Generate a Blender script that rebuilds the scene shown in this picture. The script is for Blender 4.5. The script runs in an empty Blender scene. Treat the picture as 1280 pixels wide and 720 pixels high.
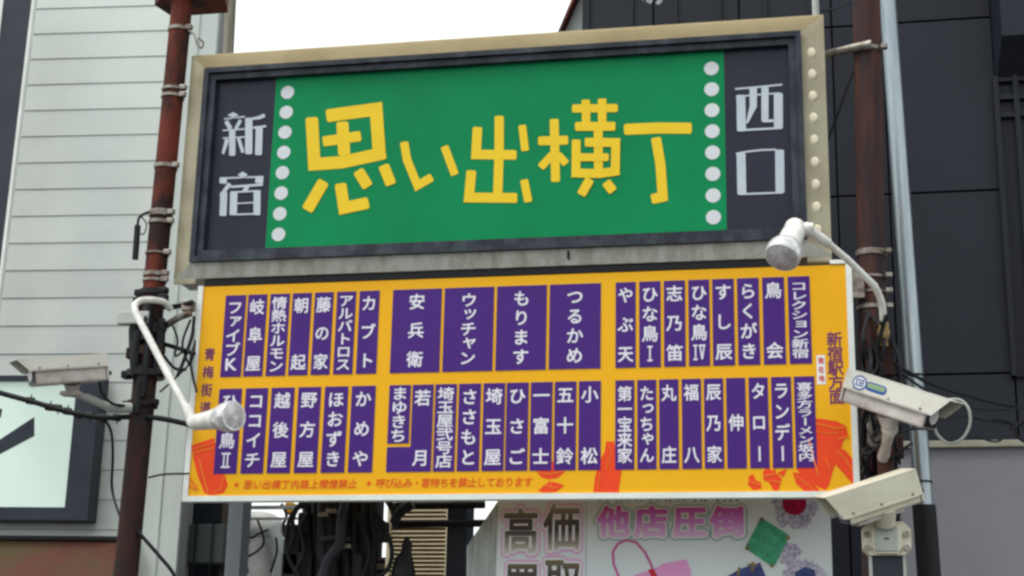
import bpy, bmesh, math, random
from mathutils import Vector, Matrix
from mathutils.geometry import tessellate_polygon
random.seed(7)
sc = bpy.context.scene
COL = sc.collection

# ------------------------------------------------------------------ camera
YAW, PITCH, ROLL = 0.2024, 0.2713, 0.0216
FPX = 1970.0
Z0 = 2.7387                       # height of the name board's lower edge above the street
CAM = Vector((3.4528, -8.0367, 1.6))
_f = Vector((-math.sin(YAW)*math.cos(PITCH), math.cos(YAW)*math.cos(PITCH), math.sin(PITCH)))
_r = Vector((math.cos(YAW), math.sin(YAW), 0))
_u = _r.cross(_f)
RIGHT = _r*math.cos(ROLL) + _u*math.sin(ROLL)
UP = _u*math.cos(ROLL) - _r*math.sin(ROLL)
FWD = _f
cd = bpy.data.cameras.new('camera'); cam = bpy.data.objects.new('camera', cd); COL.objects.link(cam)
m = Matrix.Identity(4)
for i in range(3):
    m[i][0] = RIGHT[i]; m[i][1] = UP[i]; m[i][2] = -FWD[i]; m[i][3] = CAM[i]
cam.matrix_world = m
cd.sensor_width = 36; cd.lens = 36*FPX/1280; cd.clip_start = 0.05; cd.clip_end = 2000
sc.camera = cam

def P(px, py, Y):
    """real position of a point seen at photo pixel (px,py) that stands on the plane y=Y"""
    d = FWD*FPX + RIGHT*(px-640) + UP*(360-py)
    t = (Y-CAM.y)/d.y
    return CAM + d*t
def MPP(px, py, Y):               # metres per photo pixel there
    return (P(px, py, Y)-CAM).dot(FWD)/FPX

# ------------------------------------------------------------------ light
SUN_EL, SUN_AZ = math.radians(58), math.radians(232)   # azimuth from +Y clockwise: behind and left of the camera
w = bpy.data.worlds.new('World'); sc.world = w; w.use_nodes = True
nt = w.node_tree; bg = nt.nodes['Background']
sky = nt.nodes.new('ShaderNodeTexSky'); sky.sky_type = 'NISHITA'; sky.sun_disc = False
sky.sun_elevation = SUN_EL; sky.sun_rotation = SUN_AZ; sky.dust_density = 4; sky.air_density = 1.2
hs = nt.nodes.new('ShaderNodeHueSaturation'); hs.inputs['Saturation'].default_value = 0.35
mx = nt.nodes.new('ShaderNodeMix'); mx.data_type = 'RGBA'; mx.inputs[0].default_value = 0.7
mx.inputs[7].default_value = (6.6, 7.0, 6.9, 1)          # the even cloud layer
nt.links.new(sky.outputs[0], hs.inputs['Color']); nt.links.new(hs.outputs[0], mx.inputs[6])
nt.links.new(mx.outputs[2], bg.inputs['Color']); bg.inputs['Strength'].default_value = 0.13
sd = bpy.data.lights.new('sun', 'SUN'); sd.energy = 0.9; sd.angle = math.radians(16); sd.color = (1, 0.97, 0.92)
so = bpy.data.objects.new('sun', sd); COL.objects.link(so)
dirv = Vector((math.sin(SUN_AZ)*math.cos(SUN_EL), math.cos(SUN_AZ)*math.cos(SUN_EL), math.sin(SUN_EL)))
so.rotation_euler = dirv.to_track_quat('Z', 'Y').to_euler(); so.location = dirv*30
vs = sc.view_settings; vs.view_transform = 'Standard'; vs.look = 'None'; vs.gamma = 1; vs.exposure = 0.75
sc.cycles.pixel_filter_type = 'BLACKMAN_HARRIS'; sc.cycles.filter_width = 2.7   # the phone lens is soft
sc.cycles.max_bounces = 6

# ------------------------------------------------------------------ materials
K = 0.84
def lin(c):
    c = c/255
    return c/12.92 if c <= 0.04045 else ((c+0.055)/1.055)**2.4
def S(r, g, b): return tuple(min(0.86, lin(v)/K) for v in (r, g, b))
MATS = {}
def mat(name, col, col2=None, scale=3.0, rough=0.6, metal=0.0, amt=0.5, bump=0.0, bscale=60, stretch=(1, 1, 1), lo=0.35, hi=0.65, translucent=0.0, emit=0.0, coat=0.0, spec=0.22, var=0.0):
    if name in MATS: return MATS[name]
    M = bpy.data.materials.new(name); M.use_nodes = True; n = M.node_tree; b = n.nodes['Principled BSDF']
    b.inputs['Roughness'].default_value = rough; b.inputs['Metallic'].default_value = metal; b.inputs['Specular IOR Level'].default_value = spec
    if coat: b.inputs['Coat Weight'].default_value = coat
    geo = n.nodes.new('ShaderNodeNewGeometry'); mp = n.nodes.new('ShaderNodeMapping'); mp.inputs['Scale'].default_value = stretch
    n.links.new(geo.outputs['Position'], mp.inputs['Vector'])
    if col2 is None: col2 = tuple(c*0.86 for c in col)
    no = n.nodes.new('ShaderNodeTexNoise'); no.inputs['Scale'].default_value = scale; no.inputs['Detail'].default_value = 6; no.inputs['Roughness'].default_value = 0.65
    n.links.new(mp.outputs[0], no.inputs['Vector'])
    mr = n.nodes.new('ShaderNodeMapRange'); mr.inputs[1].default_value = lo; mr.inputs[2].default_value = hi; mr.inputs[4].default_value = amt
    n.links.new(no.outputs['Fac'], mr.inputs[0])
    mi = n.nodes.new('ShaderNodeMix'); mi.data_type = 'RGBA'; mi.inputs[6].default_value = (*col, 1); mi.inputs[7].default_value = (*col2, 1)
    n.links.new(mr.outputs[0], mi.inputs[0]); n.links.new(mi.outputs[2], b.inputs['Base Color'])
    if var:                              # each piece a touch lighter or darker than its neighbours
        oi = n.nodes.new('ShaderNodeObjectInfo'); mv = n.nodes.new('ShaderNodeMapRange'); mv.inputs[3].default_value = 1-var; mv.inputs[4].default_value = 1+var
        hv = n.nodes.new('ShaderNodeHueSaturation'); n.links.new(oi.outputs['Random'], mv.inputs[0]); n.links.new(mv.outputs[0], hv.inputs['Value'])
        n.links.new(mi.outputs[2], hv.inputs['Color']); n.links.new(hv.outputs[0], b.inputs['Base Color'])
    if bump:
        n2 = n.nodes.new('ShaderNodeTexNoise'); n2.inputs['Scale'].default_value = bscale; n2.inputs['Detail'].default_value = 4
        n.links.new(mp.outputs[0], n2.inputs['Vector'])
        bp = n.nodes.new('ShaderNodeBump'); bp.inputs['Strength'].default_value = bump; bp.inputs['Distance'].default_value = 0.004
        n.links.new(n2.outputs['Fac'], bp.inputs['Height']); n.links.new(bp.outputs[0], b.inputs['Normal'])
    if emit:
        n.links.new(mi.outputs[2], b.inputs['Emission Color']); b.inputs['Emission Strength'].default_value = emit
    if translucent:
        tr = n.nodes.new('ShaderNodeBsdfTranslucent'); ms = n.nodes.new('ShaderNodeMixShader'); ms.inputs[0].default_value = translucent
        n.links.new(mi.outputs[2], tr.inputs['Color']); n.links.new(b.outputs[0], ms.inputs[1]); n.links.new(tr.outputs[0], ms.inputs[2])
        n.links.new(ms.outputs[0], n.nodes['Material Output'].inputs['Surface'])
    MATS[name] = M; return M
def ramp_mat(name, c_top, c_bot, z_top, z_bot, rough=0.5):
    """printed two-colour ink fade"""
    M = bpy.data.materials.new(name); M.use_nodes = True; n = M.node_tree; b = n.nodes['Principled BSDF']; b.inputs['Roughness'].default_value = rough
    geo = n.nodes.new('ShaderNodeNewGeometry'); sp = n.nodes.new('ShaderNodeSeparateXYZ'); mr = n.nodes.new('ShaderNodeMapRange')
    mr.inputs[1].default_value = z_bot; mr.inputs[2].default_value = z_top
    mi = n.nodes.new('ShaderNodeMix'); mi.data_type = 'RGBA'; mi.inputs[6].default_value = (*c_bot, 1); mi.inputs[7].default_value = (*c_top, 1)
    n.links.new(geo.outputs['Position'], sp.inputs[0]); n.links.new(sp.outputs['Z'], mr.inputs[0]); n.links.new(mr.outputs[0], mi.inputs[0]); n.links.new(mi.outputs[2], b.inputs['Base Color'])
    return M

m_green = mat('green sign vinyl', S(0, 126, 76), S(0, 112, 66), scale=1.1, rough=0.4, amt=0.9, bump=0.05, spec=.12)
m_yel = mat('yellow vinyl lettering', S(222, 186, 34), S(208, 172, 30), scale=5, rough=0.45)
m_navy = mat('navy sign vinyl', S(28, 30, 44), S(38, 40, 56), scale=3, rough=0.35, bump=0.1, bscale=6)
m_silver = mat('silver grey lettering', S(178, 186, 194), S(160, 168, 178), scale=6, rough=0.4)
m_dot = mat('pale grey dots', S(196, 200, 204), scale=5, rough=0.45)
m_blackframe = mat('dark sign frame', S(33, 37, 46), S(66, 71, 80), scale=9, rough=0.4, amt=1.0, lo=.42, hi=.72, bump=0.25, bscale=30, stretch=(1, 1, .6))
m_casing = mat('clear aged acrylic', (0.88, 0.86, 0.80), (0.8, 0.76, 0.66), scale=3, rough=0.4, translucent=0.8)
m_beige = mat('aged cream acrylic', S(212, 207, 186), S(176, 164, 138), scale=3.5, rough=0.45, amt=0.7, lo=0.45, hi=0.75, translucent=0.6, bump=0.1, bscale=15)
m_beige_t = mat('backlight tinted acrylic', (0.86, 0.79, 0.62), (0.72, 0.62, 0.44), scale=3.5, rough=0.45, amt=0.7, lo=0.5, hi=0.78, translucent=0.9, bump=0.1, bscale=15)  # paler, yellower than the side acrylic: sky backlight painted in, plus brown stains
m_beige_b = mat('aged grey metal trim', S(178, 178, 170), S(132, 128, 114), scale=5, rough=0.45, amt=0.9, lo=.42, hi=.7, bump=0.15, bscale=14, stretch=(2.2, 2.2, .5))
m_bulb = mat('cream bulb glass', S(214, 205, 180), scale=8, rough=0.3)
m_board = mat('amber board print', S(230, 164, 10), S(220, 154, 8), scale=1.5, rough=0.45, bump=0.03)
m_purple = mat('purple plate print', S(64, 26, 112), S(56, 22, 102), scale=3, rough=0.45)
m_white_l = mat('white lettering', S(214, 212, 232), scale=8, rough=0.5)
m_whiteframe = mat('white aluminium edge', S(214, 218, 214), S(186, 190, 182), scale=5, rough=0.4, bump=0.05)
m_red = mat('orange red print', S(222, 68, 24), S(208, 56, 22), scale=6, rough=0.5)
m_orange = mat('orange print', S(228, 112, 28), scale=6, rough=0.5)
m_otext = mat('orange small lettering', S(214, 84, 22), scale=8, rough=0.5)
m_ptext = mat('faded purple lettering', S(108, 42, 92), scale=8, rough=0.5)
m_black = mat('black steel', S(22, 22, 26), S(34, 32, 34), scale=6, rough=0.5, bump=0.1)
m_cable = mat('black cable rubber', S(20, 21, 24), S(32, 32, 36), scale=9, rough=0.55)
m_rust = mat('rusty red brown paint', S(98, 42, 30), S(40, 24, 20), scale=5, rough=0.75, bump=0.5, bscale=45, stretch=(1, 1, 0.35), amt=1.0, lo=0.42, hi=0.58)
m_rustdark = mat('dark rust', S(62, 36, 30), S(34, 30, 32), scale=9, rough=0.8, bump=0.6, bscale=40, amt=1, stretch=(1, 1, 0.4))
m_rust2 = mat('orange stained rust', S(74, 46, 37), S(44, 34, 38), scale=6, rough=0.8, bump=0.5, bscale=50, stretch=(1.5, 1.5, 0.25), amt=1, lo=0.38, hi=0.6)
m_band = mat('worn steel strap', S(150, 146, 138), S(84, 70, 60), scale=14, rough=0.4, metal=0.5, amt=1)
m_zinc = mat('galvanised pipe', S(158, 166, 170), S(112, 122, 130), scale=6, rough=0.33, metal=0.8, stretch=(2, 2, 0.15), amt=0.9, bump=0.08, bscale=20)
m_wall = mat('white siding paint', S(200, 205, 201), S(187, 192, 188), var=.04, scale=2.2, rough=0.6, bump=0.25, bscale=35, amt=0.6)
m_wall2 = mat('smooth pale wall', S(190, 197, 193), S(168, 176, 172), scale=2.0, rough=0.6, bump=0.1, stretch=(1, 1, 0.3))
m_dirt = mat('dark joint', S(142, 145, 144), rough=0.9)
m_darkclad = mat('black cladding', S(25, 28, 37), S(19, 21, 30), scale=1.3, var=0.2, rough=0.45, bump=0.12, bscale=90)
m_darkseam = mat('cladding joint', S(18, 18, 22), rough=0.9)
m_greywall = mat('grey render', S(122, 122, 128), S(110, 110, 116), scale=3, rough=0.85, bump=0.4, bscale=80)
m_cap = mat('beige coping', S(150, 148, 134), S(120, 116, 104), scale=6, rough=0.7)
m_camwhite = mat('cream camera paint', S(206, 204, 194), S(178, 172, 156), scale=7, rough=0.35, amt=0.5, lo=0.45, hi=0.7, coat=0.2)
m_camcream = mat('yellowed cream paint', S(206, 202, 184), S(180, 173, 150), scale=6, rough=0.4, amt=0.6)
m_camgrey = mat('weathered camera grey', S(192, 186, 180), S(146, 134, 126), scale=9, rough=0.4, amt=0.8)
m_glass = mat('dark camera glass', S(20, 20, 26), rough=0.08)
m_lampwhite = mat('white lamp enamel', S(222, 222, 216), S(176, 172, 160), scale=16, rough=0.28, amt=0.6, coat=0.3)
m_chrome = mat('silvered bulb face', S(226, 224, 222), S(160, 156, 158), scale=22, rough=0.22, metal=0.3, amt=0.8)
m_lens = mat('frosted lamp lens', S(204, 200, 202), S(146, 140, 146), scale=22, rough=0.12, spec=.6, amt=.9)
m_lit = mat('lit white sign face', S(196, 214, 204), S(190, 208, 198), scale=2, rough=0.4, emit=0.12)
m_darkblue = mat('dark slate frame', S(40, 45, 54), S(54, 60, 70), scale=4, rough=0.5)
m_awning = mat('faded red awning cloth', S(84, 50, 42), S(72, 62, 42), scale=2.6, rough=0.9, amt=1, lo=0.4, hi=0.6, bump=0.3)
m_banner = mat('pale banner vinyl', S(212, 222, 234), S(200, 211, 224), scale=2, rough=0.4)
m_sheet = mat('grey translucent sheet', S(182, 188, 186), S(128, 134, 132), scale=5, rough=0.6, stretch=(4, 4, 0.5), amt=0.9)
m_cream = mat('cream shutter', (0.86, 0.76, 0.54), (0.8, 0.68, 0.46), scale=5, rough=0.5)
m_palegrey = mat('pale grey plastic', S(168, 172, 166), S(130, 134, 128), scale=6, rough=0.5)
m_asphalt = mat('asphalt', (0.05, 0.05, 0.052), (0.035, 0.035, 0.036), scale=8, rough=0.9, bump=0.5, bscale=120)
m_pave = mat('paving concrete', (0.25, 0.24, 0.23), (0.18, 0.18, 0.17), scale=4, rough=0.9)
m_pink = mat('pink leather print', S(232, 156, 206), S(218, 140, 194), scale=9, rough=0.5)
m_pinkd = mat('deep pink print', S(196, 100, 160), rough=0.5)
m_redp = mat('bright red print', S(200, 40, 60), rough=0.5)
m_em = mat('emerald print', S(28, 128, 88), S(70, 170, 130), scale=22, rough=0.3, amt=1)
m_ruby = mat('ruby print', S(180, 24, 76), S(120, 14, 50), scale=26, rough=0.3, amt=1)
m_dia = mat('diamond cluster print', S(206, 204, 222), S(122, 116, 142), scale=60, rough=0.4, amt=1)
m_sap = mat('sapphire print', S(34, 44, 96), S(70, 84, 140), scale=26, rough=0.4, amt=1)
m_gold = mat('gold print', S(150, 130, 90), S(90, 76, 50), scale=40, rough=0.4, amt=1)
m_blue = mat('blue sticker print', S(50, 84, 160), rough=0.5)
m_lime = mat('green sticker print', S(140, 168, 128), rough=0.5)
m_stk = mat('white sticker', S(222, 224, 222), rough=0.5)

# ------------------------------------------------------------------ mesh tools
class MB:
    def __init__(s): s.v = []; s.f = []; s.sm = []
    def add(s, vs, fs, smooth=False):
        o = len(s.v); s.v += [Vector(p) for p in vs]
        for f in fs: s.f.append(tuple(i+o for i in f)); s.sm.append(smooth)
        return s
    def box(s, a, b):
        x0, y0, z0 = a; x1, y1, z1 = b
        return s.hexa([(x0,y0,z0),(x1,y0,z0),(x1,y1,z0),(x0,y1,z0),(x0,y0,z1),(x1,y0,z1),(x1,y1,z1),(x0,y1,z1)])
    def hexa(s, p): return s.add(p, [(0,3,2,1),(4,5,6,7),(0,1,5,4),(1,2,6,5),(2,3,7,6),(3,0,4,7)])
    def bbox(s, a, b, e=0.006):
        """box with bevelled edges"""
        bm = bmesh.new(); bmesh.ops.create_cube(bm, size=1)
        a = Vector(a); b = Vector(b); c = (a+b)/2; d = b-a
        for v in bm.verts: v.co = Vector((v.co.x*d.x, v.co.y*d.y, v.co.z*d.z)) + c
        bmesh.ops.bevel(bm, geom=bm.edges[:], offset=e, segments=2, affect='EDGES', profile=0.5)
        bm.verts.index_update()
        s.add([v.co.copy() for v in bm.verts], [[v.index for v in f.verts] for f in bm.faces]); bm.free(); return s
    def prism(s, poly, y0, y1):
        """outline of (x,z) points between two y planes"""
        n = len(poly)
        vs = [(x, y0, z) for x, z in poly] + [(x, y1, z) for x, z in poly]
        tri = tessellate_polygon([[Vector((x, z, 0)) for x, z in poly]])
        fs = [tuple(t) for t in tri] + [tuple(i+n for i in reversed(t)) for t in tri] + [(i, (i+1) % n, (i+1) % n+n, i+n) for i in range(n)]
        return s.add(vs, fs)
    def zprism(s, poly, z0, z1):
        n = len(poly)
        vs = [(x, y, z0) for x, y in poly] + [(x, y, z1) for x, y in poly]
        return s.add(vs, [tuple(reversed(range(n))), tuple(range(n, 2*n))] + [(i, (i+1) % n, (i+1) % n+n, i+n) for i in range(n)])
    def flat(s, poly, y):
        tri = tessellate_polygon([[Vector((x, z, 0)) for x, z in poly]])
        out = []
        for t in tri:
            a, b, c = [poly[i] for i in t]
            cr = (b[0]-a[0])*(c[1]-a[1])-(b[1]-a[1])*(c[0]-a[0])
            out.append(tuple(t) if cr > 0 else tuple(reversed(t)))
        return s.add([(x, y, z) for x, z in poly], out)
    def tube(s, pts, r, n=10, cap=True):
        pts = [Vector(p) for p in pts]; N = len(pts)
        rr = r if isinstance(r, (list, tuple)) else [r]*N
        ref = None; rings = []
        for i, p in enumerate(pts):
            t = (pts[min(i+1, N-1)]-pts[max(i-1, 0)]).normalized()
            if ref is None:
                ref = Vector((0, 0, 1)) if abs(t.z) < 0.9 else Vector((1, 0, 0))
            a = (ref - t*ref.dot(t)).normalized(); b = t.cross(a); ref = a
            rings.append([p + a*math.cos(2*math.pi*k/n)*rr[i] + b*math.sin(2*math.pi*k/n)*rr[i] for k in range(n)])
        vs = [q for g in rings for q in g]
        fs = [(i*n+k, i*n+(k+1) % n, (i+1)*n+(k+1) % n, (i+1)*n+k) for i in range(N-1) for k in range(n)]
        s.add(vs, fs, True)
        if cap:
            s.add(rings[0], [tuple(reversed(range(n)))]); s.add(rings[-1], [tuple(range(n))])
        return s
    def ball(s, c, r, n=12, m_=8, sc_=(1, 1, 1)):
        c = Vector(c); vs = []; fs = []
        for i in range(m_+1):
            th = math.pi*i/m_
            for k in range(n):
                ph = 2*math.pi*k/n
                vs.append(c + Vector((r*math.sin(th)*math.cos(ph)*sc_[0], r*math.sin(th)*math.sin(ph)*sc_[1], r*math.cos(th)*sc_[2])))
        for i in range(m_):
            for k in range(n): fs.append((i*n+k, (i+1)*n+k, (i+1)*n+(k+1) % n, i*n+(k+1) % n))
        return s.add(vs, fs, True)
def curve(pts, k=8):
    """smooth polyline through the points"""
    pts = [Vector(p) for p in pts]; out = []
    for i in range(len(pts)-1):
        p0 = pts[max(i-1, 0)]; p1 = pts[i]; p2 = pts[i+1]; p3 = pts[min(i+2, len(pts)-1)]
        for j in range(k):
            t = j/k
            out.append(0.5*((2*p1)+(p2-p0)*t+(2*p0-5*p1+4*p2-p3)*t*t+(3*p1-p0-3*p2+p3)*t**3))
    out.append(pts[-1]); return out

WM = {}
def empty(name, label, cat, loc, group=None, rot=None):
    o = bpy.data.objects.new(name, None); COL.objects.link(o); o.empty_display_size = 0.2
    M4 = Matrix.Translation(Vector(loc)) @ (rot.to_4x4() if rot else Matrix.Identity(4))
    o.matrix_world = M4; WM[o] = M4
    o['label'] = label; o['category'] = cat
    if group: o['group'] = group
    return o
def obj(name, mb, material, parent=None, label=None, cat=None, group=None, kind=None, local=False):
    """mesh from world coordinates; local=True: coordinates already in the thing's own frame"""
    me = bpy.data.meshes.new(name)
    if parent:
        M4 = WM[parent]; inv = Matrix.Identity(4) if local else M4.inverted()
    else:
        xs = [v.x for v in mb.v]; ys = [v.y for v in mb.v]; zs = [v.z for v in mb.v]
        M4 = Matrix.Translation(Vector(((min(xs)+max(xs))/2, (min(ys)+max(ys))/2, min(zs)))); inv = M4.inverted()
    me.from_pydata([inv @ v for v in mb.v], [], mb.f)
    me.polygons.foreach_set('use_smooth', mb.sm)
    me.materials.append(material); me.update()
    bm = bmesh.new(); bm.from_mesh(me)
    if not getattr(mb, 'open', False): bmesh.ops.recalc_face_normals(bm, faces=bm.faces)
    bm.to_mesh(me); bm.free()
    o = bpy.data.objects.new(name, me); COL.objects.link(o)
    if parent: o.parent = parent
    else: o.matrix_world = M4
    WM[o] = M4
    for k, v in (('label', label), ('category', cat), ('group', group), ('kind', kind)):
        if v: o[k] = v
    return o
def inst(src, loc_offset, parent):
    """a repeat of a piece that shares its mesh, moved by an offset"""
    c = src.copy(); COL.objects.link(c); c.parent = parent; c.location = src.location + Vector(loc_offset); WM[c] = WM[parent]; return c

# flat print, outlined in photo pixels and laid on the plane y=Y of its own sign
STEP = 0.0003
def px_poly(poly, Y): return [(p.x, p.z) for p in (P(x, y, Y) for x, y in poly)]
def stroke(pts, w):
    """outline of a brush stroke with slightly rounded ends and mitred corners"""
    n = len(pts); ws = w if isinstance(w, (list, tuple)) else [w]*n
    V2 = [Vector((p[0], p[1])) for p in pts]; L = []; R = []
    for i in range(n):
        if i == 0 or i == n-1:
            t = (V2[1]-V2[0] if i == 0 else V2[-1]-V2[-2]).normalized(); nn = Vector((-t.y, t.x)); h = ws[i]/2; c = h*0.35; sgn = 1 if i == 0 else -1
            if i == 0:
                L += [V2[0]+nn*(h-c), V2[0]+nn*(h-c*.3)+t*c*.3, V2[0]+nn*h+t*c]; R += [V2[0]-nn*(h-c), V2[0]-nn*(h-c*.3)+t*c*.3, V2[0]-nn*h+t*c]
            else:
                L += [V2[-1]+nn*h-t*c, V2[-1]+nn*(h-c*.3)-t*c*.3, V2[-1]+nn*(h-c)]; R += [V2[-1]-nn*h-t*c, V2[-1]-nn*(h-c*.3)-t*c*.3, V2[-1]-nn*(h-c)]
        else:
            t0 = (V2[i]-V2[i-1]).normalized(); t1 = (V2[i+1]-V2[i]).normalized()
            n0 = Vector((-t0.y, t0.x)); n1 = Vector((-t1.y, t1.x)); b = (n0+n1).normalized(); h = ws[i]/2/max(0.5, b.dot(n0))
            L.append(V2[i]+b*h); R.append(V2[i]-b*h)
    return [tuple(p) for p in L] + [tuple(p) for p in reversed(R)]
def prints(name, polys, Y, material, parent, label=None):
    mb = MB(); mb.open = True
    for i, p in enumerate(polys): mb.flat(px_poly(p, Y), Y - STEP*i)
    return obj(name, mb, material, parent, label=label)
def ell(cx, cy, rx, ry, n=28, rot=0, jag=0):
    out = []
    for k in range(n):
        a = 2*math.pi*k/n; j = 1+random.uniform(-jag, jag); x = rx*math.cos(a)*j; y = ry*math.sin(a)*j
        out.append((cx+x*math.cos(rot)-y*math.sin(rot), cy+x*math.sin(rot)+y*math.cos(rot)))
    return out

# lettering: glyph outlines of the built-in typeface turned into flat meshes
GL = {}
def glyph(ch, off):
    k = (ch, off)
    if k not in GL:
        cu = bpy.data.curves.new('glyph', 'FONT'); cu.body = ch; cu.offset = off; cu.resolution_u = 3
        o = bpy.data.objects.new('glyph', cu); COL.objects.link(o); bpy.context.view_layer.update()
        dg = bpy.context.evaluated_depsgraph_get(); me = bpy.data.meshes.new_from_object(o.evaluated_get(dg))
        v = [(p.co.x, p.co.y) for p in me.vertices]; f = [tuple(p.vertices) for p in me.polygons]
        if v:
            x0 = min(p[0] for p in v); x1 = max(p[0] for p in v)
            cx = (x0+x1)/2 if ord(ch) < 256 else 0.5
        else: cx = 0.5
        v = [(a-cx, b-0.37) for a, b in v]
        bpy.data.objects.remove(o); bpy.data.curves.remove(cu); bpy.data.meshes.remove(me)
        GL[k] = (v, f)
    return GL[k]
SMALL = 'ッャョァっゃ'
def lettering(name, items, Y, material, parent, off=0.020, shear=0.0, label=None):
    """items: (char, centre x, centre z, width, height) in metres on the plane y=Y"""
    mb = MB(); mb.open = True
    for ch, cx, cz, w_, h_ in items:
        if ch == '|':
            mb.flat([(cx-w_*.06, cz-h_*.42), (cx+w_*.06, cz-h_*.42), (cx+w_*.06, cz+h_*.42), (cx-w_*.06, cz+h_*.42)], Y); continue
        if ch in 'ⅠⅡⅣ':                     # numerals with serif bars, drawn stroke by stroke
            hw = w_*.5; wb = {'Ⅰ': .42, 'Ⅱ': .74, 'Ⅳ': .98}[ch]; q = 0
            bars = [[(-wb, .40), (wb, .40)], [(-wb, -.40), (wb, -.40)]] if ch != 'Ⅳ' else [[(-1, .40), (-.3, .40)], [(-1, -.40), (-.3, -.40)], [(-.12, .40), (.98, .40)]]
            bars += {'Ⅰ': [[(0, .4), (0, -.4)]], 'Ⅱ': [[(-.3, .4), (-.3, -.4)], [(.3, .4), (.3, -.4)]], 'Ⅳ': [[(-.62, .4), (-.62, -.4)], [(.1, .4), (.42, -.4)], [(.78, .4), (.44, -.4)]]}[ch]
            for (x0_, z0_), (x1_, z1_) in bars:
                mb.flat([(cx+a*hw*1.25, cz+b*h_) for a, b in stroke([(x0_*.59, z0_), (x1_*.59, z1_)], .135 if abs(z0_-z1_) > .1 else .10)], Y-.00006*q); q += 1
            continue
        v, f = glyph(ch, 0)
        dx, dz = (0.08, 0.14) if ch in SMALL else (0, 0)
        nd = 6 if off < 0.03 else 14
        for j in range(nd+1):            # a heavier weight: the outline repeated a hair aside, each 0.1 mm proud
            rr = 0 if j == 0 else off; ex = rr*math.cos(2*math.pi*j/nd+.4); ez = rr*math.sin(2*math.pi*j/nd+.4)
            mb.add([(cx+(a+dx+ex)*w_+shear*b*h_, Y-.00006*j, cz+(b+dz+ez)*h_) for a, b in v], [tuple(g) for g in f])
    return obj(name, mb, material, parent, label=label)

# ------------------------------------------------------------------ ground
g = MB(); g.box((-300, -300, -0.5), (300, 300, 0)); obj('ground', g, m_asphalt, kind='structure')
g = MB(); g.box((-40, -0.9, -0.2), (40, 0.9, 0.12)); obj('pavement', g, m_pave, kind='structure')

# ------------------------------------------------------------------ white building, left
ang = math.radians(5.0)
wd = Vector((math.cos(ang), math.sin(ang), 0)); wn = Vector((math.sin(ang), -math.cos(ang), 0))
corner = P(252, 300, 1.5); corner.z = 0
def WP(s, z, out=0.0): return corner + wd*s + wn*out + Vector((0, 0, z))
def wall_at(px, py, out=0.0):
    """(s,z) of a photo point on the white wall's face moved out by out"""
    d = FWD*FPX + RIGHT*(px-640) + UP*(360-py); o = corner + wn*out
    t = (o-CAM).dot(wn)/d.dot(wn); q = CAM+d*t
    return (q-corner).dot(wd), q.z
def wbox(mb, s0, s1, z0, z1, o0, o1):
    return mb.hexa([WP(s0,z0,o1),WP(s1,z0,o1),WP(s1,z0,o0),WP(s0,z0,o0),WP(s0,z1,o1),WP(s1,z1,o1),WP(s1,z1,o0),WP(s0,z1,o0)])
wb = empty('white_building', 'white clapboard building filling the left side behind the rusty pole', 'building', WP(-2, 0))
mb = MB(); mb.zprism([tuple(WP(s_, 0, o_).to_2d()) for s_, o_ in ((-6, -.03), (0, -.03), (0, -.25), (-3.6, -.25), (-3.6, -8), (-6, -8))], 0, 8); obj('wall', mb, m_dirt, wb)
s_end = wall_at(206, 200)[0]
z_a = wall_at(100, 41)[1]; z_b = wall_at(100, 303)[1]; pitch_b = (z_a-z_b)/8.0
mb = MB(); wbox(mb, s_end+0.004, 0.0, 0, 8, -0.029, 0.012); obj('corner_panel', mb, m_wall2, wb)
s_trim = wall_at(262, 30)[0]
mb = MB(); wbox(mb, s_end+0.16, s_end+0.175, 0, 8, 0.013, 0.022); obj('corner_trim', mb, m_wall2, wb)
mb = MB()
lo_ = [WP(-6, z_b, -0.028), WP(s_end, z_b, -0.028), WP(s_end, z_b+pitch_b-0.0032, -0.028), WP(-6, z_b+pitch_b-0.0032, -0.028),
       WP(-6, z_b, 0.0075), WP(s_end, z_b, 0.0075), WP(s_end, z_b+pitch_b-0.0032, 0.002), WP(-6, z_b+pitch_b-0.0032, 0.002)]
mb.hexa([lo_[4], lo_[5], lo_[1], lo_[0], lo_[7], lo_[6], lo_[2], lo_[3]])
sb = obj('siding_board', mb, m_wall, wb)
for k in range(-26, 20):
    if k and 0 < z_b+k*pitch_b < 7.7: inst(sb, (0, 0, k*pitch_b), wb)

# dark projecting sign at far left, with a pale edge strip
YJ = 0.9
def lean(mb, xa, xb, y0, y1):
    """upright strip whose faces run between the photo columns xa/xb (at photo heights -60 and 420)"""
    a0, a1, b0, b1 = P(xa[0], -60, YJ), P(xa[1], 420, YJ), P(xb[0], -60, YJ), P(xb[1], 420, YJ)
    zt_s, zb_s = a0.z, a1.z
    q = lambda p, y, z: (p.x, y, z)
    return mb.hexa([q(a1,y0,zb_s), q(b1,y0,zb_s), q(b1,y1,zb_s), q(a1,y1,zb_s), q(a0,y0,zt_s), q(b0,y0,zt_s), q(b0,y1,zt_s), q(a0,y1,zt_s)])
t = empty('projecting_sign', 'tall dark slate upright signboard with a pale edge at top left corner', 'sign', P(10, 400, YJ))
mb = MB(); lean(mb, (12, -44), (47, -10), YJ, YJ+.03); obj('panel', mb, m_darkblue, t)
mb = MB(); lean(mb, (47.3, -9.7), (51, -6), YJ-.006, YJ+.031); obj('edge_strip', mb, m_whiteframe, t)
mb = MB(); lean(mb, (2, -54), (11.7, -44.3), YJ-.006, YJ+.031); obj('edge_strip', mb, m_whiteframe, t)

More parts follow.
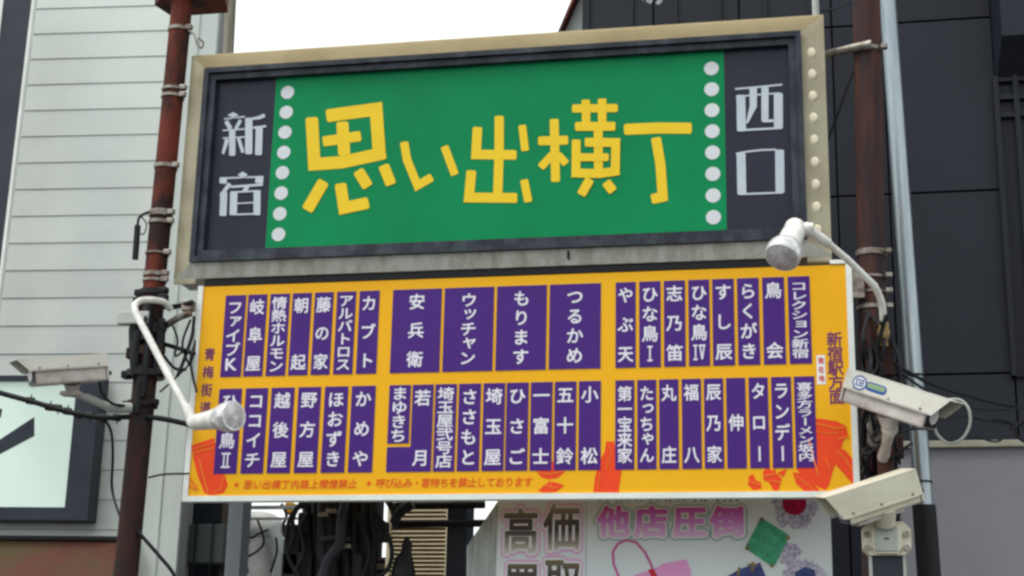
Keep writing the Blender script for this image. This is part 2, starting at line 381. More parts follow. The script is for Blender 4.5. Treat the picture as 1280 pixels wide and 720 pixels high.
# lit white signboard lower left
O = 0.18
sR, _ = wall_at(117, 560, O); _, zT = wall_at(60, 469, O); _, zB = wall_at(60, 650, O)
si, _ = wall_at(88, 560, O); _, zt = wall_at(60, 476, O); _, zb = wall_at(60, 634, O)
sL = sR-1.5
t = empty('lit_signboard', 'white lit signboard with thick dark frame and black brush strokes below the left camera', 'signboard', WP(sR-0.75, zB))
mb = MB(); wbox(mb, sL, sR, zB, zT, 0.02, O-0.04); obj('case', mb, m_darkblue, t)
for a in ((sL, sR, zt, zT), (sL, sR, zB, zb), (si, sR, zb, zt), (sL, sL+0.1, zb, zt)):
    mb = MB(); wbox(mb, *a, O-0.041, O); obj('frame_bar', mb, m_darkblue, t)
mb = MB(); wbox(mb, sL+0.1, si, zb, zt, O-0.041, O-0.02); obj('face', mb, m_lit, t)
def wpoly(poly, out):
    q = []
    for x, y in poly:
        s_, z_ = wall_at(x, y, out); q.append(WP(s_, z_, out))
    return q
mb = MB(); mb.open = True
mb.add(wpoly([(-12, 574), (43, 545), (43, 521), (-12, 557)], O-0.019), [(0, 1, 2, 3)])
mb.add(wpoly([(-12, 522), (1, 522), (3, 511), (-12, 511)], O-0.019), [(0, 1, 2, 3)])
obj('lettering', mb, m_darkblue, t)

# awning under it
s1, z1 = wall_at(150, 664, 0.3); _, z1b = wall_at(60, 669, 0.3)
t = empty('awning', 'faded red and moss green cloth awning below the lit signboard', 'awning', WP(s1-1, z1b-0.6))
mb = MB(); N = 14
for k in range(N):
    a = s1-2.0+2.0*k/N; b = a+2.0/N
    d0 = 0.012*math.sin(k*1.9); d1 = 0.012*math.sin((k+1)*1.9)
    mb.add([WP(a, z1b, 0.06), WP(b, z1b, 0.06), WP(b, z1b-0.55, 0.75+d1), WP(a, z1b-0.55, 0.75+d0)], [(0, 1, 2, 3)])
    mb.add([WP(a, z1b-0.55, 0.75+d0), WP(b, z1b-0.55, 0.75+d1), WP(b, z1b-0.72, 0.76+d1), WP(a, z1b-0.72, 0.76+d0)], [(0, 1, 2, 3)])
obj('canopy', mb, m_awning, t)
mb = MB(); wbox(mb, s1-2.0, s1+0.02, z1b-0.005, z1b+0.02, 0.02, 0.10); obj('head_rail', mb, m_black, t)

# ------------------------------------------------------------------ dark clad building, right
YD = 2.5
a = P(727, 40, YD); zt_ = 9.0
db = empty('dark_building', 'black panel clad building with a rooftop edge behind the sign on the right', 'building', (P(1000, 300, YD).x, YD, 0))
x_l = P(727, 30, YD).x; x_r = P(1280, 300, YD).x+2.5
mb = MB(); mb.box((x_l, YD+0.03, 0), (x_r, YD+5, zt_)); obj('wall', mb, m_darkseam, db)
zs1 = P(1180, 25, YD).z; zs2 = P(1180, 240, YD).z; zs3 = P(1180, 468, YD).z; zs4 = 1.2
xs = [P(1040, 200, YD).x-0.62*k for k in range(3, 0, -1)]
xs = [x_l] + [v for v in xs if v > x_l+0.2] + [P(1047, 240, YD).x, P(1112, 240, YD).x, P(1246, 130, YD).x, P(1246, 130, YD).x+0.75, P(1246, 130, YD).x+1.5, x_r]
for za, zb_ in ((zs1, zt_), (zs2, zs1), (zs3, zs2), (zs4, zs3), (0.0, zs4)):
    for i in range(len(xs)-1):
        mb = MB(); mb.bbox((xs[i]+0.006, YD, za+0.007), (xs[i+1]-0.006, YD+0.045, zb_-0.007), 0.003); obj('cladding_panel', mb, m_darkclad, db)
for px in (735, 790, 845, 900, 957, 1012):
    x = P(px, 20, YD).x
    mb = MB(); mb.box((x-0.012, YD-0.02, P(px, 60, YD).z-0.4), (x+0.012, YD-0.001, zt_)); obj('standing_seam', mb, m_darkclad, db)
# faint pale marks near the top
prints('wall_stain', [ell(812, 1, 5, 4, 9, 0, .4), ell(824, 2, 4, 5, 9, 0, .4), ell(803, -3, 4, 3, 9, 0, .4)], YD-0.004, m_dirt, db)
# hood and louvre at the right edge
xv = P(1243, 200, YD).x
mb = MB(); p = [P(1256, 40, YD-0.3), P(1300, 30, YD-0.3)]
zv = P(1262, 88, YD-0.3).z; zh = P(1262, 44, YD-0.3).z
mb.hexa([(p[0].x-0.05, YD-0.002, zv), (p[1].x+.5, YD-0.002, zv), (p[1].x+.5, YD-0.002, zv+1.2), (p[0].x-0.05, YD-0.002, zv+1.2),
         (p[0].x-0.02, YD-0.3, zh), (p[1].x+.5, YD-0.3, zh), (p[1].x+.5, YD-0.3, zv+1.2), (p[0].x-0.02, YD-0.3, zv+1.2)])
vt = empty('vent_hood', 'black boxed hood over the slatted grille at the right edge', 'vent', (p[0].x+0.3, YD-0.1, zv))
obj('hood', mb, m_darkclad, vt)
xg0 = P(1247, 200, YD-0.06).x; zg1 = P(1262, 95, YD-0.06).z; zg0 = P(1270, 470, YD-0.06).z
mb = MB(); mb.box((xg0, YD-0.03, zg0), (xg0+0.9, YD-0.002, zg1)); obj('grille_back', mb, m_darkclad, vt)
for k in range(7):
    mb = MB(); x = xg0+0.0+k*0.13; mb.box((x, YD-0.08, zg0), (x+0.035, YD-0.031, zg1)); obj('upright', mb, m_darkclad, vt)
for z in (zg1-0.04, zg1-0.17, zg1-0.30):
    mb = MB(); mb.box((xg0+0.036, YD-0.07, z), (xg0+0.9, YD-0.032, z+0.03)); obj('cross_bar', mb, m_darkclad, vt)
# small white gable left of the roof line
mb = MB(); g0 = [P(727, 62, YD+0.4), P(727, -18, YD+0.4)]
pl = [(p.x, p.z) for p in (P(690, 75, YD+.4), P(728, 75, YD+.4), P(728, -6, YD+.4), P(724, -6, YD+.4))]
t = empty('gable_wall', 'small white gable end with a red brown edge above the big sign', 'wall', (pl[0][0], YD+0.4, pl[0][1]))
mb.prism(pl, YD+0.4, YD+3); obj('wall', mb, m_wall2, t)
mb = MB(); q = [(p.x, p.z) for p in (P(687, 75, YD+.38), P(690, 75, YD+.38), P(726, -8, YD+.38), P(722, -8, YD+.38))]
mb.prism(q, YD+0.3, YD+3.05); obj('barge_board', mb, m_rust, t)

# grey rendered wall with coping, lower right
YG = 2.1
xg = P(1128, 640, YG).x; zg = P(1220, 560, YG).z
t = empty('grey_wall', 'grey rendered wall with beige coping behind the lower right pipe', 'wall', (xg+1.5, YG, 0))
mb = MB(); mb.box((xg, YG, 0), (x_r, YG+0.38, zg)); obj('wall', mb, m_greywall, t)
mb = MB(); mb.bbox((xg-0.02, YG-0.03, zg+0.001), (x_r, YG+0.39, zg+0.045), 0.006); obj('coping', mb, m_cap, t)

# ------------------------------------------------------------------ upper sign
UY, GY = 0.0, 0.0
UX0, UX1, UZ0, UZ1 = -0.1531, 3.5019, 1.2600+Z0, 2.6321+Z0
BX0, BX1, BZ0, BZ1 = -0.0462, 3.3789, 1.3450+Z0, 2.5234+Z0
GX0, GX1, GZ0, GZ1 = 0.3821, 2.9601, 1.4328+Z0, 2.4412+Z0
us = empty('upper_signboard', 'big green framed signboard with yellow lettering 思い出横丁 above the amber name board', 'signboard', ((UX0+UX1)/2, 0.1, UZ0))
BK = 0.24
def quadbox(c, back):
    """four (x,y,z) face corners given thickness back"""
    mb = MB(); mb.hexa([Vector(q)+Vector((0, 0, 0)) for q in (c[0], c[1])] + [Vector(c[1])+Vector((0, back, 0)), Vector(c[0])+Vector((0, back, 0))] +
                       [Vector(c[3]), Vector(c[2]), Vector(c[2])+Vector((0, back, 0)), Vector(c[3])+Vector((0, back, 0))]); return mb
fi = -0.03; e = 0.001
TL, TR, BR, BL = (UX0, 0, UZ1), (UX1, 0, UZ1), (UX1, 0, UZ0), (UX0, 0, UZ0)
tl, tr, br, bl = (BX0-e, fi, BZ1+e), (BX1+e, fi, BZ1+e), (BX1+e, fi, BZ0-e), (BX0-e, fi, BZ0-e)
mb = MB(); mb.bbox((UX0+.003, -0.004, UZ0-0.03), (UX0+0.13, 0.006, UZ0-.0005), .002); obj('corner_foot', mb, m_beige, us); mb = MB(); mb.bbox((UX1-0.125, 0.001, UZ0-0.028), (UX1-.003, 0.04, UZ0-.0005), .002); obj('corner_foot', mb, m_beige, us)
# top border in three lengths with joints, sides, bottom in two lengths
def lerp(a, b, t): return tuple(a[i]+(b[i]-a[i])*t for i in range(3))
for t0, t1 in ((0, .135), (.1353, .42), (.4203, .48), (.4803, 1)):
    obj('top_border', quadbox([lerp(tl, tr, t0), lerp(tl, tr, t1), lerp(TL, TR, t1), lerp(TL, TR, t0)], 0.006), m_beige_t, us)
obj('side_border', quadbox([BL, bl, tl, TL], 0.006), m_beige, us)
obj('side_border', quadbox([br, BR, TR, tr], 0.006), m_beige, us)
for t0, t1 in ((0, .62), (.6203, 1)):
    obj('bottom_border', quadbox([lerp(BL, BR, t0), lerp(BL, BR, t1), lerp(bl, br, t1), lerp(bl, br, t0)], 0.006), m_beige_b, us)
mb = MB(); xj = UX0+(UX1-UX0)*.62; mb.bbox((xj-.006, -.028, UZ0+.028), (xj+.008, -.016, UZ0+.075), .002); obj('joint_notch', mb, m_black, us)  # small black block added to stand in for the dark notch at the joint
# casing walls behind the border
mb = MB(); mb.box((UX0, 0.007, UZ1-0.006), (UX1, BK, UZ1)); obj('casing_top', mb, m_casing, us)
mb = MB(); mb.box((UX0, 0.007, UZ0), (UX1, BK, UZ0+0.006)); obj('casing_bottom', mb, m_beige_b, us)
for x in (UX0, UX1-0.006):
    mb = MB(); mb.box((x, 0.007, UZ0+0.0061), (x+0.006, BK, UZ1-0.0061)); obj('casing_side', mb, m_beige, us)
mb = MB(); mb.box((UX0+0.11, 0.10, UZ0+0.1), (UX1-0.11, BK-0.01, UZ1-0.1)); obj('backing', mb, m_stk, us)  # unseen backing, made white to bounce skylight into the top border
# dark mitred frame around the faces
def frame_bars(x0, x1, z0, z1, w_, y0, y1, mt, par, nm='frame_bar'):
    A = [((x0,z0),(x1,z0),(x1-w_,z0+w_),(x0+w_,z0+w_)), ((x0,z1),(x0+w_,z1-w_),(x1-w_,z1-w_),(x1,z1)),
         ((x0,z0),(x0+w_,z0+w_),(x0+w_,z1-w_),(x0,z1)), ((x1,z0),(x1,z1),(x1-w_,z1-w_),(x1-w_,z0+w_))]
    for q in A:
        cx = sum(p[0] for p in q)/4; cz = sum(p[1] for p in q)/4
        q = [(cx+(p[0]-cx)*0.9997, cz+(p[1]-cz)*0.9995) for p in q]
        mb = MB(); mb.prism(q, y0, y1); obj(nm, mb, mt, par)
frame_bars(BX0, BX1, BZ0, BZ1, 0.030, -0.055, 0.05, m_blackframe, us)
frame_bars(BX0+0.031, BX1-0.031, BZ0+0.031, BZ1-0.031, 0.038, -0.035, 0.05, m_blackframe, us, 'inner_frame_bar')
# faces
fx0, fx1, fz0, fz1 = BX0+0.069, BX1-0.069, BZ0+0.069, BZ1-0.069
mb = MB(); mb.box((GX0, 0, fz0), (GX1, 0.02, fz1)); gf = obj('green_panel', mb, m_green, us)
mb = MB(); mb.box((fx0, 0.001, fz0), (GX0-0.0005, 0.02, fz1)); nl = obj('navy_panel', mb, m_navy, us, label='navy side panel lettered 新宿')
mb = MB(); mb.box((GX1+0.0005, 0.001, fz0), (fx1, 0.02, fz1)); nr = obj('navy_panel', mb, m_navy, us, label='navy side panel lettered 西口')
LY = -0.0016
def Z(pts, s, ox, oy): return [(ox+x/s, oy+y/s) for x, y in pts]
st = []
def ad(pts, w_, s, ox, oy): st.append(stroke(Z(pts, s, ox, oy), [q/s for q in w_] if isinstance(w_, (list, tuple)) else w_/s))
s_, ox, oy = 4.233, 370, 110
for pts, w_ in (([(83,155),(97,403),(240,393),(474,343)], 66), ([(160,148),(424,112),(441,356)], 68), ([(245,178),(256,358)], 64), ([(142,284),(344,254)], 54),
                ([(148,493),(58,648)], 62), ([(235,505),(255,635),(385,607)], 62), ([(328,436),(382,524)], 60), ([(463,408),(504,513)], 58)): ad(pts, w_, s_, ox, oy)
c_omo = st; st = []
s_, ox, oy = 5.537, 490, 140
for pts, w_ in (([(83,206),(104,330),(176,508),(278,450)], 58), ([(362,236),(436,436)], 56)): ad(pts, w_, s_, ox, oy)
c_i = st; st = []
for pts, w_ in (([(742,26),(741,290),(731,585)], 64), ([(592,104),(582,294),(862,297)], 66), ([(550,404),(533,592),(867,595)], 68), ([(901,90),(922,270)], 54), ([(914,468),(944,624)], 56)): ad(pts, w_, s_, ox, oy)
c_de = st; st = []
s_, ox, oy = 4.5, 660, 110
for pts, w_ in (([(147,174),(155,528)], 50), ([(57,298),(226,293)], 50), ([(140,372),(70,448)], 44), ([(168,374),(216,428)], 44),
                ([(248,116),(505,113)], 46), ([(325,66),(328,222)], 48), ([(417,60),(418,222)], 48), ([(265,217),(492,216)], 50), ([(395,226),(397,484)], 50),
                ([(272,291),(270,479),(400,482),(516,466)], 50), ([(320,306),(494,308),(491,476)], 50), ([(288,391),(455,391)], 44),
                ([(350,512),(298,603)], 52), ([(438,528),(480,584)], 54)): ad(pts, w_, s_, ox, oy)
c_yoko = st; st = []
for pts, w_ in (([(540,233),(730,225),(921,226)], 62), ([(719,278),(745,430),(758,612),(694,626)], 56)): ad(pts, w_, s_, ox, oy)
c_cho = st; st = []
for nm, polys in (('思', c_omo), ('い', c_i), ('出', c_de), ('横', c_yoko), ('丁', c_cho)):
    prints('letter', polys, LY, m_yel, gf, label='hand drawn yellow character ' + nm)
def dia(cx, cy, rx, ry): return [(cx-rx, cy), (cx, cy-ry), (cx+rx, cy), (cx, cy+ry)]
s_, ox, oy = 4.8, 265, 130
for pts, w_ in (([(72,90),(198,76)], 9), ([(84,102),(112,150)], 26), ([(172,96),(142,150)], 20), ([(64,159),(198,150)], 9), ([(64,206),(198,198)], 9), ([(122,152),(122,311)], 38),
                ([(92,212),(66,300)], [26, 16]), ([(160,206),(186,292)], [20, 20]), ([(222,84),(221,302)], 44), ([(222,92),(280,84),(318,68)], [10, 20, 22]), ([(246,144),(326,134)], 13), ([(285,136),(280,308)], 42)): ad(pts, w_, s_, ox, oy)
st.append(Z(dia(128, 68, 34, 18), s_, ox, oy)); A1 = st; st = []
for pts, w_ in (([(48,446),(308,436)], 10), ([(68,440),(66,478)], 44), ([(286,434),(282,476)], 48), ([(108,478),(52,552)], [26, 20]), ([(72,528),(66,672)], 42), ([(112,498),(306,484)], 14),
                ([(214,492),(192,528)], [28, 24]), ([(132,524),(128,668)], 44), ([(272,518),(270,668)], 42), ([(130,530),(274,522)], 10), ([(150,598),(254,592)], 8), ([(148,664),(256,660)], 10)): ad(pts, w_, s_, ox, oy)
st.append(Z(dia(186, 426, 30, 20), s_, ox, oy)); A2 = st; st = []
s_, ox, oy = 4.5, 910, 95
for pts, w_ in (([(40,73),(170,62),(305,48)], 10), ([(72,106),(76,312)], 50), ([(45,116),(290,96)], 9), ([(283,95),(284,298)], 50), ([(142,60),(142,170),(106,266)], [42, 40, 12]), ([(208,58),(208,258)], 40), ([(196,254),(258,252)], 16), ([(60,306),(300,293)], 12)): ad(pts, w_, s_, ox, oy)
A3 = st; st = []
for pts, w_ in (([(44,437),(110,425),(190,416),(270,414)], 10), ([(73,432),(78,668)], 50), ([(290,414),(293,658)], 50), ([(60,665),(310,656)], 10)): ad(pts, w_, s_, ox, oy)
A4 = st
prints('letter', A1, LY, m_silver, nl); prints('letter', A2, LY, m_silver, nl); prints('letter', A3, LY, m_silver, nr); prints('letter', A4, LY, m_silver, nr)
# the two columns of eight pale dots
for (xa, ya), (xb, yb) in (((359.5, 115.5), (348, 293)), ((889, 85.5), (892, 271.5))):
    A = P(xa, ya, LY); B = P(xb, yb, LY); x_ = (A.x+B.x)/2
    mb = MB(); mb.open = True; mb.flat([(x_+0.040*math.cos(2*math.pi*k/32), A.z+0.040*math.sin(2*math.pi*k/32)) for k in range(32)], LY)
    d0 = obj('printed_dot', mb, m_dot, gf)
    for k in range(1, 8): inst(d0, (0, 0, (B.z-A.z)*k/7), gf)
# bulbs along the right and top borders
def dome(c):
    mb = MB(); mb.ball(c, 0.032, 14, 8, (1, 0.3, 1)); return mb
A = P(1012, 66, -0.015); B = P(1020, 287, -0.015)
d0 = obj('bulb', dome(((A.x+B.x)/2, -0.014, A.z)), m_bulb, us)
for k in range(1, 9): inst(d0, (0, 0, (B.z-A.z)*k/8), us)
A = P(282, 86, -0.02)
d0 = obj('bulb', dome((A.x, -0.026, BZ1-0.004)), m_beige_t, us)
for k in range(1, 26): inst(d0, (0.127*k, 0, 0), us)

# dark rail between both boards
mb = MB(); mb.box((0.03, 0.012, 1.2152+Z0+0.004), (3.33, 0.12, UZ0-0.003)); obj('support_rail', mb, m_black, None, 'black rail in the gap between the green sign and the amber board', 'rail')

# ------------------------------------------------------------------ lower name board
W, H = 3.6, 1.2152
ns = empty('name_board', 'amber name board with purple shop name plates and white edging under the green sign', 'signboard', (W/2, 0.05, Z0))
mb = MB(); mb.box((0.03, 0.004, Z0+0.03), (W-0.03, 0.055, Z0+H-0.004)); ab = obj('amber_panel', mb, m_board, ns)
# white edging on three sides
for q, y1 in (([(0,0),(W,0),(W-0.031,0.0295),(0.031,0.0295)], 0), ([(0,0.0005),(0.0305,0.03),(0.0305,H),(0,H)], 1), ([(W,0.0005),(W,H),(W-0.0305,H),(W-0.0305,0.03)], 1)):
    mb = MB(); mb.prism([(x, z+Z0) for x, z in q], -0.006, 0.06); obj('white_edging', mb, m_whiteframe, ns)
mb = MB(); mb.box((W-0.11, -0.004, Z0+H+0.001), (W-0.031, 0.05, Z0+H+0.022)); obj('corner_tab', mb, m_whiteframe, ns)
YB = 0.004
# orange and red printed pictures
def A_(name, polys, mt): return prints(name, polys, YB-0.001, mt, ab)
s_, ox, oy = 2.4, 230, 340
A_('barrel_picture', [Z([(22,520),(90,497),(92,512),(132,640),(118,664),(85,670),(62,664),(40,610),(28,560)], s_, ox, oy)], m_red)
prints('barrel_picture', [stroke(Z([(26,545),(60,534),(92,528)], s_, ox, oy), 1.6), stroke(Z([(24,532),(60,522),(92,510)], s_, ox, oy), 1.2), stroke(Z([(45,560),(60,620),(72,662)], s_, ox, oy), 2.0), stroke(Z([(120,610),(112,650),(85,664)], s_, ox, oy), 1.2), stroke(Z([(18,620),(40,650)], s_, ox, oy), 3), stroke(Z([(14,640),(40,655)], s_, ox, oy), 2.4)], YB-0.003, m_orange, ab)
s_, ox, oy = 2.4, 470, 340
A_('bowl_picture', [Z([(480,597),(500,588),(530,568),(565,570),(566,600),(545,618),(520,622),(497,617)], s_, ox, oy), Z([(486,655),(520,628),(545,632),(565,640),(540,660),(500,662)], s_, ox, oy)], m_red)
A_('bottle_picture', [Z([(652,660),(656,620),(668,570),(686,540),(690,508),(714,508),(722,545),(738,560),(738,590),(728,662)], s_, ox, oy)], m_red)
prints('bowl_picture', [stroke(Z([(484,600),(520,607),(562,597)], s_, ox, oy), 1.6), stroke(Z([(500,640),(545,648)], s_, ox, oy), 1.4), stroke(Z([(520,624),(530,655)], s_, ox, oy), 1.2)], YB-0.003, m_orange, ab)
prints('bottle_picture', [stroke(Z([(700,515),(705,545),(690,590)], s_, ox, oy), 1.0), stroke(Z([(664,655),(672,600)], s_, ox, oy), 1.2)], YB-0.003, m_orange, ab)
s_, ox, oy = 2.4, 740, 340
A_('pot_picture', [Z([(640,440),(690,440),(735,448),(762,462),(768,490),(755,505),(745,540),(722,600),(712,640),(700,655),(670,640),(640,625),(612,590),(625,520)], s_, ox, oy),
                   Z([(730,520),(760,535),(785,565),(785,640),(755,605),(728,575)], s_, ox, oy),
                   Z([(602,600),(630,605),(660,630),(690,662),(640,660),(612,635)], s_, ox, oy)], m_red)
prints('pot_picture', [stroke(Z([(648,452),(690,458),(735,470),(758,466)], s_, ox, oy), 2.0), stroke(Z([(640,470),(700,484),(740,482)], s_, ox, oy), 1.2), stroke(Z([(740,500),(772,494)], s_, ox, oy), 2.0),
        stroke(Z([(650,500),(665,560),(680,610)], s_, ox, oy), 2.2), stroke(Z([(735,535),(760,560),(784,600)], s_, ox, oy), 1.8), stroke(Z([(610,610),(650,640),(675,662)], s_, ox, oy), 1.4), stroke(Z([(700,560),(715,590)], s_, ox, oy), 1.4)], YB-0.003, m_orange, ab)
A_('food_picture', [Z([(468,640),(470,612),(484,606),(492,625),(508,632),(508,650),(485,655)], s_, ox, oy), Z([(512,600),(525,585),(548,600),(570,618),(560,655),(545,655),(530,630),(515,625)], s_, ox, oy), Z([(540,572),(552,600),(545,605)], s_, ox, oy), Z([(555,602),(585,590),(575,615)], s_, ox, oy)], m_red)
prints('food_picture', [stroke(Z([(515,612),(550,606)], s_, ox, oy), 1.8), stroke(Z([(535,625),(565,632)], s_, ox, oy), 1.6), stroke(Z([(470,628),(505,640)], s_, ox, oy), 1.4)], YB-0.004, m_orange, ab)

# name plates
def plate_text(o, text, x0, x1, z0, z1, wc=None):
    n = len(text); w_ = x1-x0; h_ = z1-z0
    cw = wc or 0.094
    if n == 1: zs = [(z0+z1)/2]
    else:
        sh = 0.155 if n <= 5 else 0.115
        zs = [z1-h_*sh-(h_*(1-2*sh))*i/(n-1) for i in range(n)]
    gap = (zs[0]-zs[1]) if n > 1 else 1
    ch = min(0.092, gap*1.03); cw = min(cw, w_*0.80)
    items = []
    for c, z in zip(text, zs):
        k = 0.84 if c == 'K' else 1
        items.append((c, (x0+x1)/2, z, cw*(1.15 if c == 'K' else 1), ch*(1.15 if c == 'K' else 1)))
    lettering('lettering', items, YB-0.0045, m_white_l, o)
def row(edges, s, ox, yL, yR, names, z0, z1):
    n = len(edges)
    for i, ((a, b), nm) in enumerate(zip(edges, names)):
        y = yL+(yR-yL)*i/max(1, n-1)
        x0 = P(ox+a/s, y, YB).x; x1 = P(ox+b/s, y, YB).x
        mb = MB(); mb.box((x0, YB-0.0035, z0), (x1, YB-0.0005, z1))
        o = obj('name_plate', mb, m_purple, ab, label='purple plate lettered ' + nm.replace('|', 'ー'))
        WM[o] = WM[ns]
        plate_text(o, nm, x0, x1, z0, z1)
# heights of the two rows, measured on the board
z1t = (P(283, 370, YB).z + P(1005, 345, YB).z)/2; z1b_ = (P(276, 470, YB).z + P(1008, 456, YB).z)/2
z2t = (P(274, 486, YB).z + P(1005, 471, YB).z)/2; z2b = (P(268, 592, YB).z + P(1020, 585, YB).z)/2
row([(118,179),(186,243),(253,311),(320,377),(387,443),(454,511),(522,582)], 2.4, 230, 419, 415, ['ファイブK','岐阜屋','情熱ホルモン','朝起','藤の家','アルバトロス','カブト'], z1b_, z1t)
row([(98,166),(178,245),(256,325),(337,405),(417,487),(498,570)], 2.4, 230, 539, 536, ['ひな鳥Ⅱ','ココイチ','越後屋','野方屋','ほおずき','かめや'], z2b, z2t)
row([(47,194),(203,352),(361,511),(520,674)], 2.4, 470, 413, 408, ['安兵衛','ウッチャン','もります','つるかめ'], z1b_, z1t)
row([(175,239),(246,312),(320,385),(390,456),(463,528),(535,600),(608,674)], 2.4, 470, 534, 531, ['埼玉屋弐号店','ささもと','埼玉屋','ひさご','一富士','五十鈴','小松'], z2b, z2t)
row([(71,131),(142,206),(216,280),(290,353),(362,427),(437,502),(513,579),(590,656)], 2.4, 740, 407, 400, ['やぶ天','ひな鳥Ⅰ','志乃笛','ひな鳥Ⅳ','すし辰','らくがき','鳥会','コレクション新宿'], z1b_, z1t)
row([(70,127),(136,193),(202,260),(270,328),(337,395),(404,462),(472,530),(540,600),(609,671)], 2.4, 740, 530, 527, ['第一宝来家','たっちゃん','丸庄','福八','辰乃家','伸','タロ|','ランデ|','喜多方ラ|メン坂内'], z2b, z2t)
xa = P(470+36/2.4, 534, YB).x; xb = P(470+100/2.4, 534, YB).x; xc = P(470+106/2.4, 534, YB).x; xd = P(470+169/2.4, 534, YB).x
zm = z2b+(z2t-z2b)*0.325; zn = z2b+(z2t-z2b)*0.285
mb = MB(); mb.box((xa, YB-0.0035, zm), (xb, YB-0.0005, z2t)); o = obj('name_plate', mb, m_purple, ab, label='purple plate lettered まゆきち')
plate_text(o, 'まゆきち', xa, xb, zm-0.01, z2t+0.005)
mb = MB(); mb.prism([(xa, z2b), (xd, z2b), (xd, z2t), (xc, z2t), (xc, zn), (xa, zn)], YB-0.0035, YB-0.0005); o = obj('name_plate', mb, m_purple, ab, label='L shaped purple plate lettered 若月')
plate_text(o, '若月', xc, xd, z2b, z2t)
# other lettering on the amber ground
def vert_text(text, p0, p1, w_, h_, mt, nm='lettering'):
    A = P(*p0, YB-0.002); B = P(*p1, YB-0.002); n = len(text)
    lettering(nm, [(c, A.x+(B.x-A.x)*i/(n-1), A.z+(B.z-A.z)*i/(n-1), w_, h_) for i, c in enumerate(text)], YB-0.0015, mt, ab)
vert_text('青梅街道', (262, 443), (256.5, 510), 0.068, 0.076, m_ptext)
vert_text('新宿駅方面', (1043, 424), (1046, 496), 0.082, 0.082, m_ptext)
A = P(300, 606, YB); B = P(447, 605, YB)
t1 = '思い出横丁内路上喫煙禁止'; n = len(t1)
items = [(c, A.x+0.03+(B.x-A.x-0.02)*(i+0.3)/n, (A.z+B.z)/2, 0.052, 0.052) for i, c in enumerate(t1)]
C_ = P(470, 604, YB); D = P(666, 603, YB); t2 = '呼び込み・客待ちを禁止しております'; n2 = len(t2)
items += [(c, C_.x+(D.x-C_.x)*(i+0.5)/n2, (A.z+B.z)/2+0.002, 0.052, 0.054) for i, c in enumerate(t2)]
lettering('lettering', items, YB-0.0015, m_otext, ab, off=0.02, shear=0.12)
prints('bullet_mark', [ell(295.5, 606, 2.6, 2.8, 14), ell(461, 604, 2.6, 2.8, 14)], YB-0.0015, m_otext, ab)
stx = prints('sticker', [[(1020.5, 444), (1031, 444), (1032.5, 480), (1021.5, 480.5)]], YB-0.001, m_stk, ab, label='small white sticker lettered in red')
A = P(1026, 451, YB); B = P(1027, 473, YB)
lettering('sticker_lettering', [(c, A.x+(B.x-A.x)*i/2, A.z+(B.z-A.z)*i/2, 0.03, 0.035) for i, c in enumerate('現在地')], YB-0.0025, m_redp, stx, off=0.02)

# ------------------------------------------------------------------ poles and straps
def ring(mb, c0, c1, r, h, n=16):
    """strap round a leaning pole at c0 (axis towards c1)"""
    ax = (Vector(c1)-Vector(c0)).normalized(); return mb.tube([Vector(c0)-ax*h/2, Vector(c0)+ax*h/2], r, n)
def on_line(A, B, px, py):
    """point of the axis A-B at the photo height py"""
    best = None
    for k in range(401):
        q = A.lerp(B, k/400); d = q-CAM; y = 360-FPX*d.dot(UP)/d.dot(FWD)
        if best is None or abs(y-py) < best[0]: best = (abs(y-py), q)
    return best[1]
YP = -0.02
Lt, Lb = P(231, -30, YP), P(157, 720, YP)
ax = (Lt-Lb).normalized(); L0 = Lb - ax*(Lb.z/ax.z)
Lt2 = Lt + ax*0.3
lp = empty('rusty_pole', 'red brown rusted steel pole left of the signs with steel straps', 'pole', L0)
q1 = on_line(Lb, Lt, 0, 372); q2 = on_line(Lb, Lt, 0, 480)
mb = MB(); mb.tube([q1, Lt2], 0.062, 20); obj('upper_tube', mb, m_rust, lp)
mb = MB(); mb.tube([L0, q1], 0.066, 20); obj('lower_tube', mb, m_rustdark, lp)
for py, h in ((38, .022), (113, .016), (122, .016), (210, .022), (268, .035), (278, .02), (345, .022), (352, .015), (318, .01)):
    mb = MB(); c = on_line(Lb, Lt, 0, py); ring(mb, c, Lt, 0.069, h)
    mb.bbox((c.x+0.055, c.y-0.05, c.z-0.014), (c.x+0.095, c.y-0.02, c.z+0.014), 0.003)
    obj('strap', mb, m_band, lp)
mb = MB(); c = P(241, 40, YP-0.06)
mb.tube(curve([P(236, 38, YP-.06), P(243, 44, YP-.06), P(247, 56, YP-.06), P(252, 60, YP-.06), P(254, 53, YP-.06), P(248, 48, YP-.06)]), 0.006, 8); obj('hook', mb, m_band, lp)
# rusty head plate at the top
zc = on_line(Lb, Lt, 0, -1); c = zc
mb = MB(); mb.zprism([(c.x-0.20, c.y+0.05), (c.x-0.06, c.y-0.10), (c.x+0.09, c.y-0.10), (c.x+0.25, c.y+0.05), (c.x+0.2, c.y+0.22), (c.x-0.16, c.y+0.22)], c.z+0.0, c.z+0.3)
obj('head_plate', mb, m_rust, lp)
# hanging dark canister on a clamp
mb = MB(); a = P(172, 282, YP-0.05); b = P(169, 324, YP-0.05)
mb.tube([a, b], 0.018, 10); mb.tube(curve([P(194, 264, YP-.03), P(183, 266, YP-.05), P(174, 272, YP-.05), a]), 0.008, 8)
mb.tube(curve([P(176, 270, YP-.05), P(183, 280, YP-.05), P(180, 292, YP-.05), P(174, 292, YP-.05)]), 0.004, 6)
obj('hanging_fitting', mb, m_black, None, 'small dark canister hanging by wire from the left pole clamp', 'fitting')

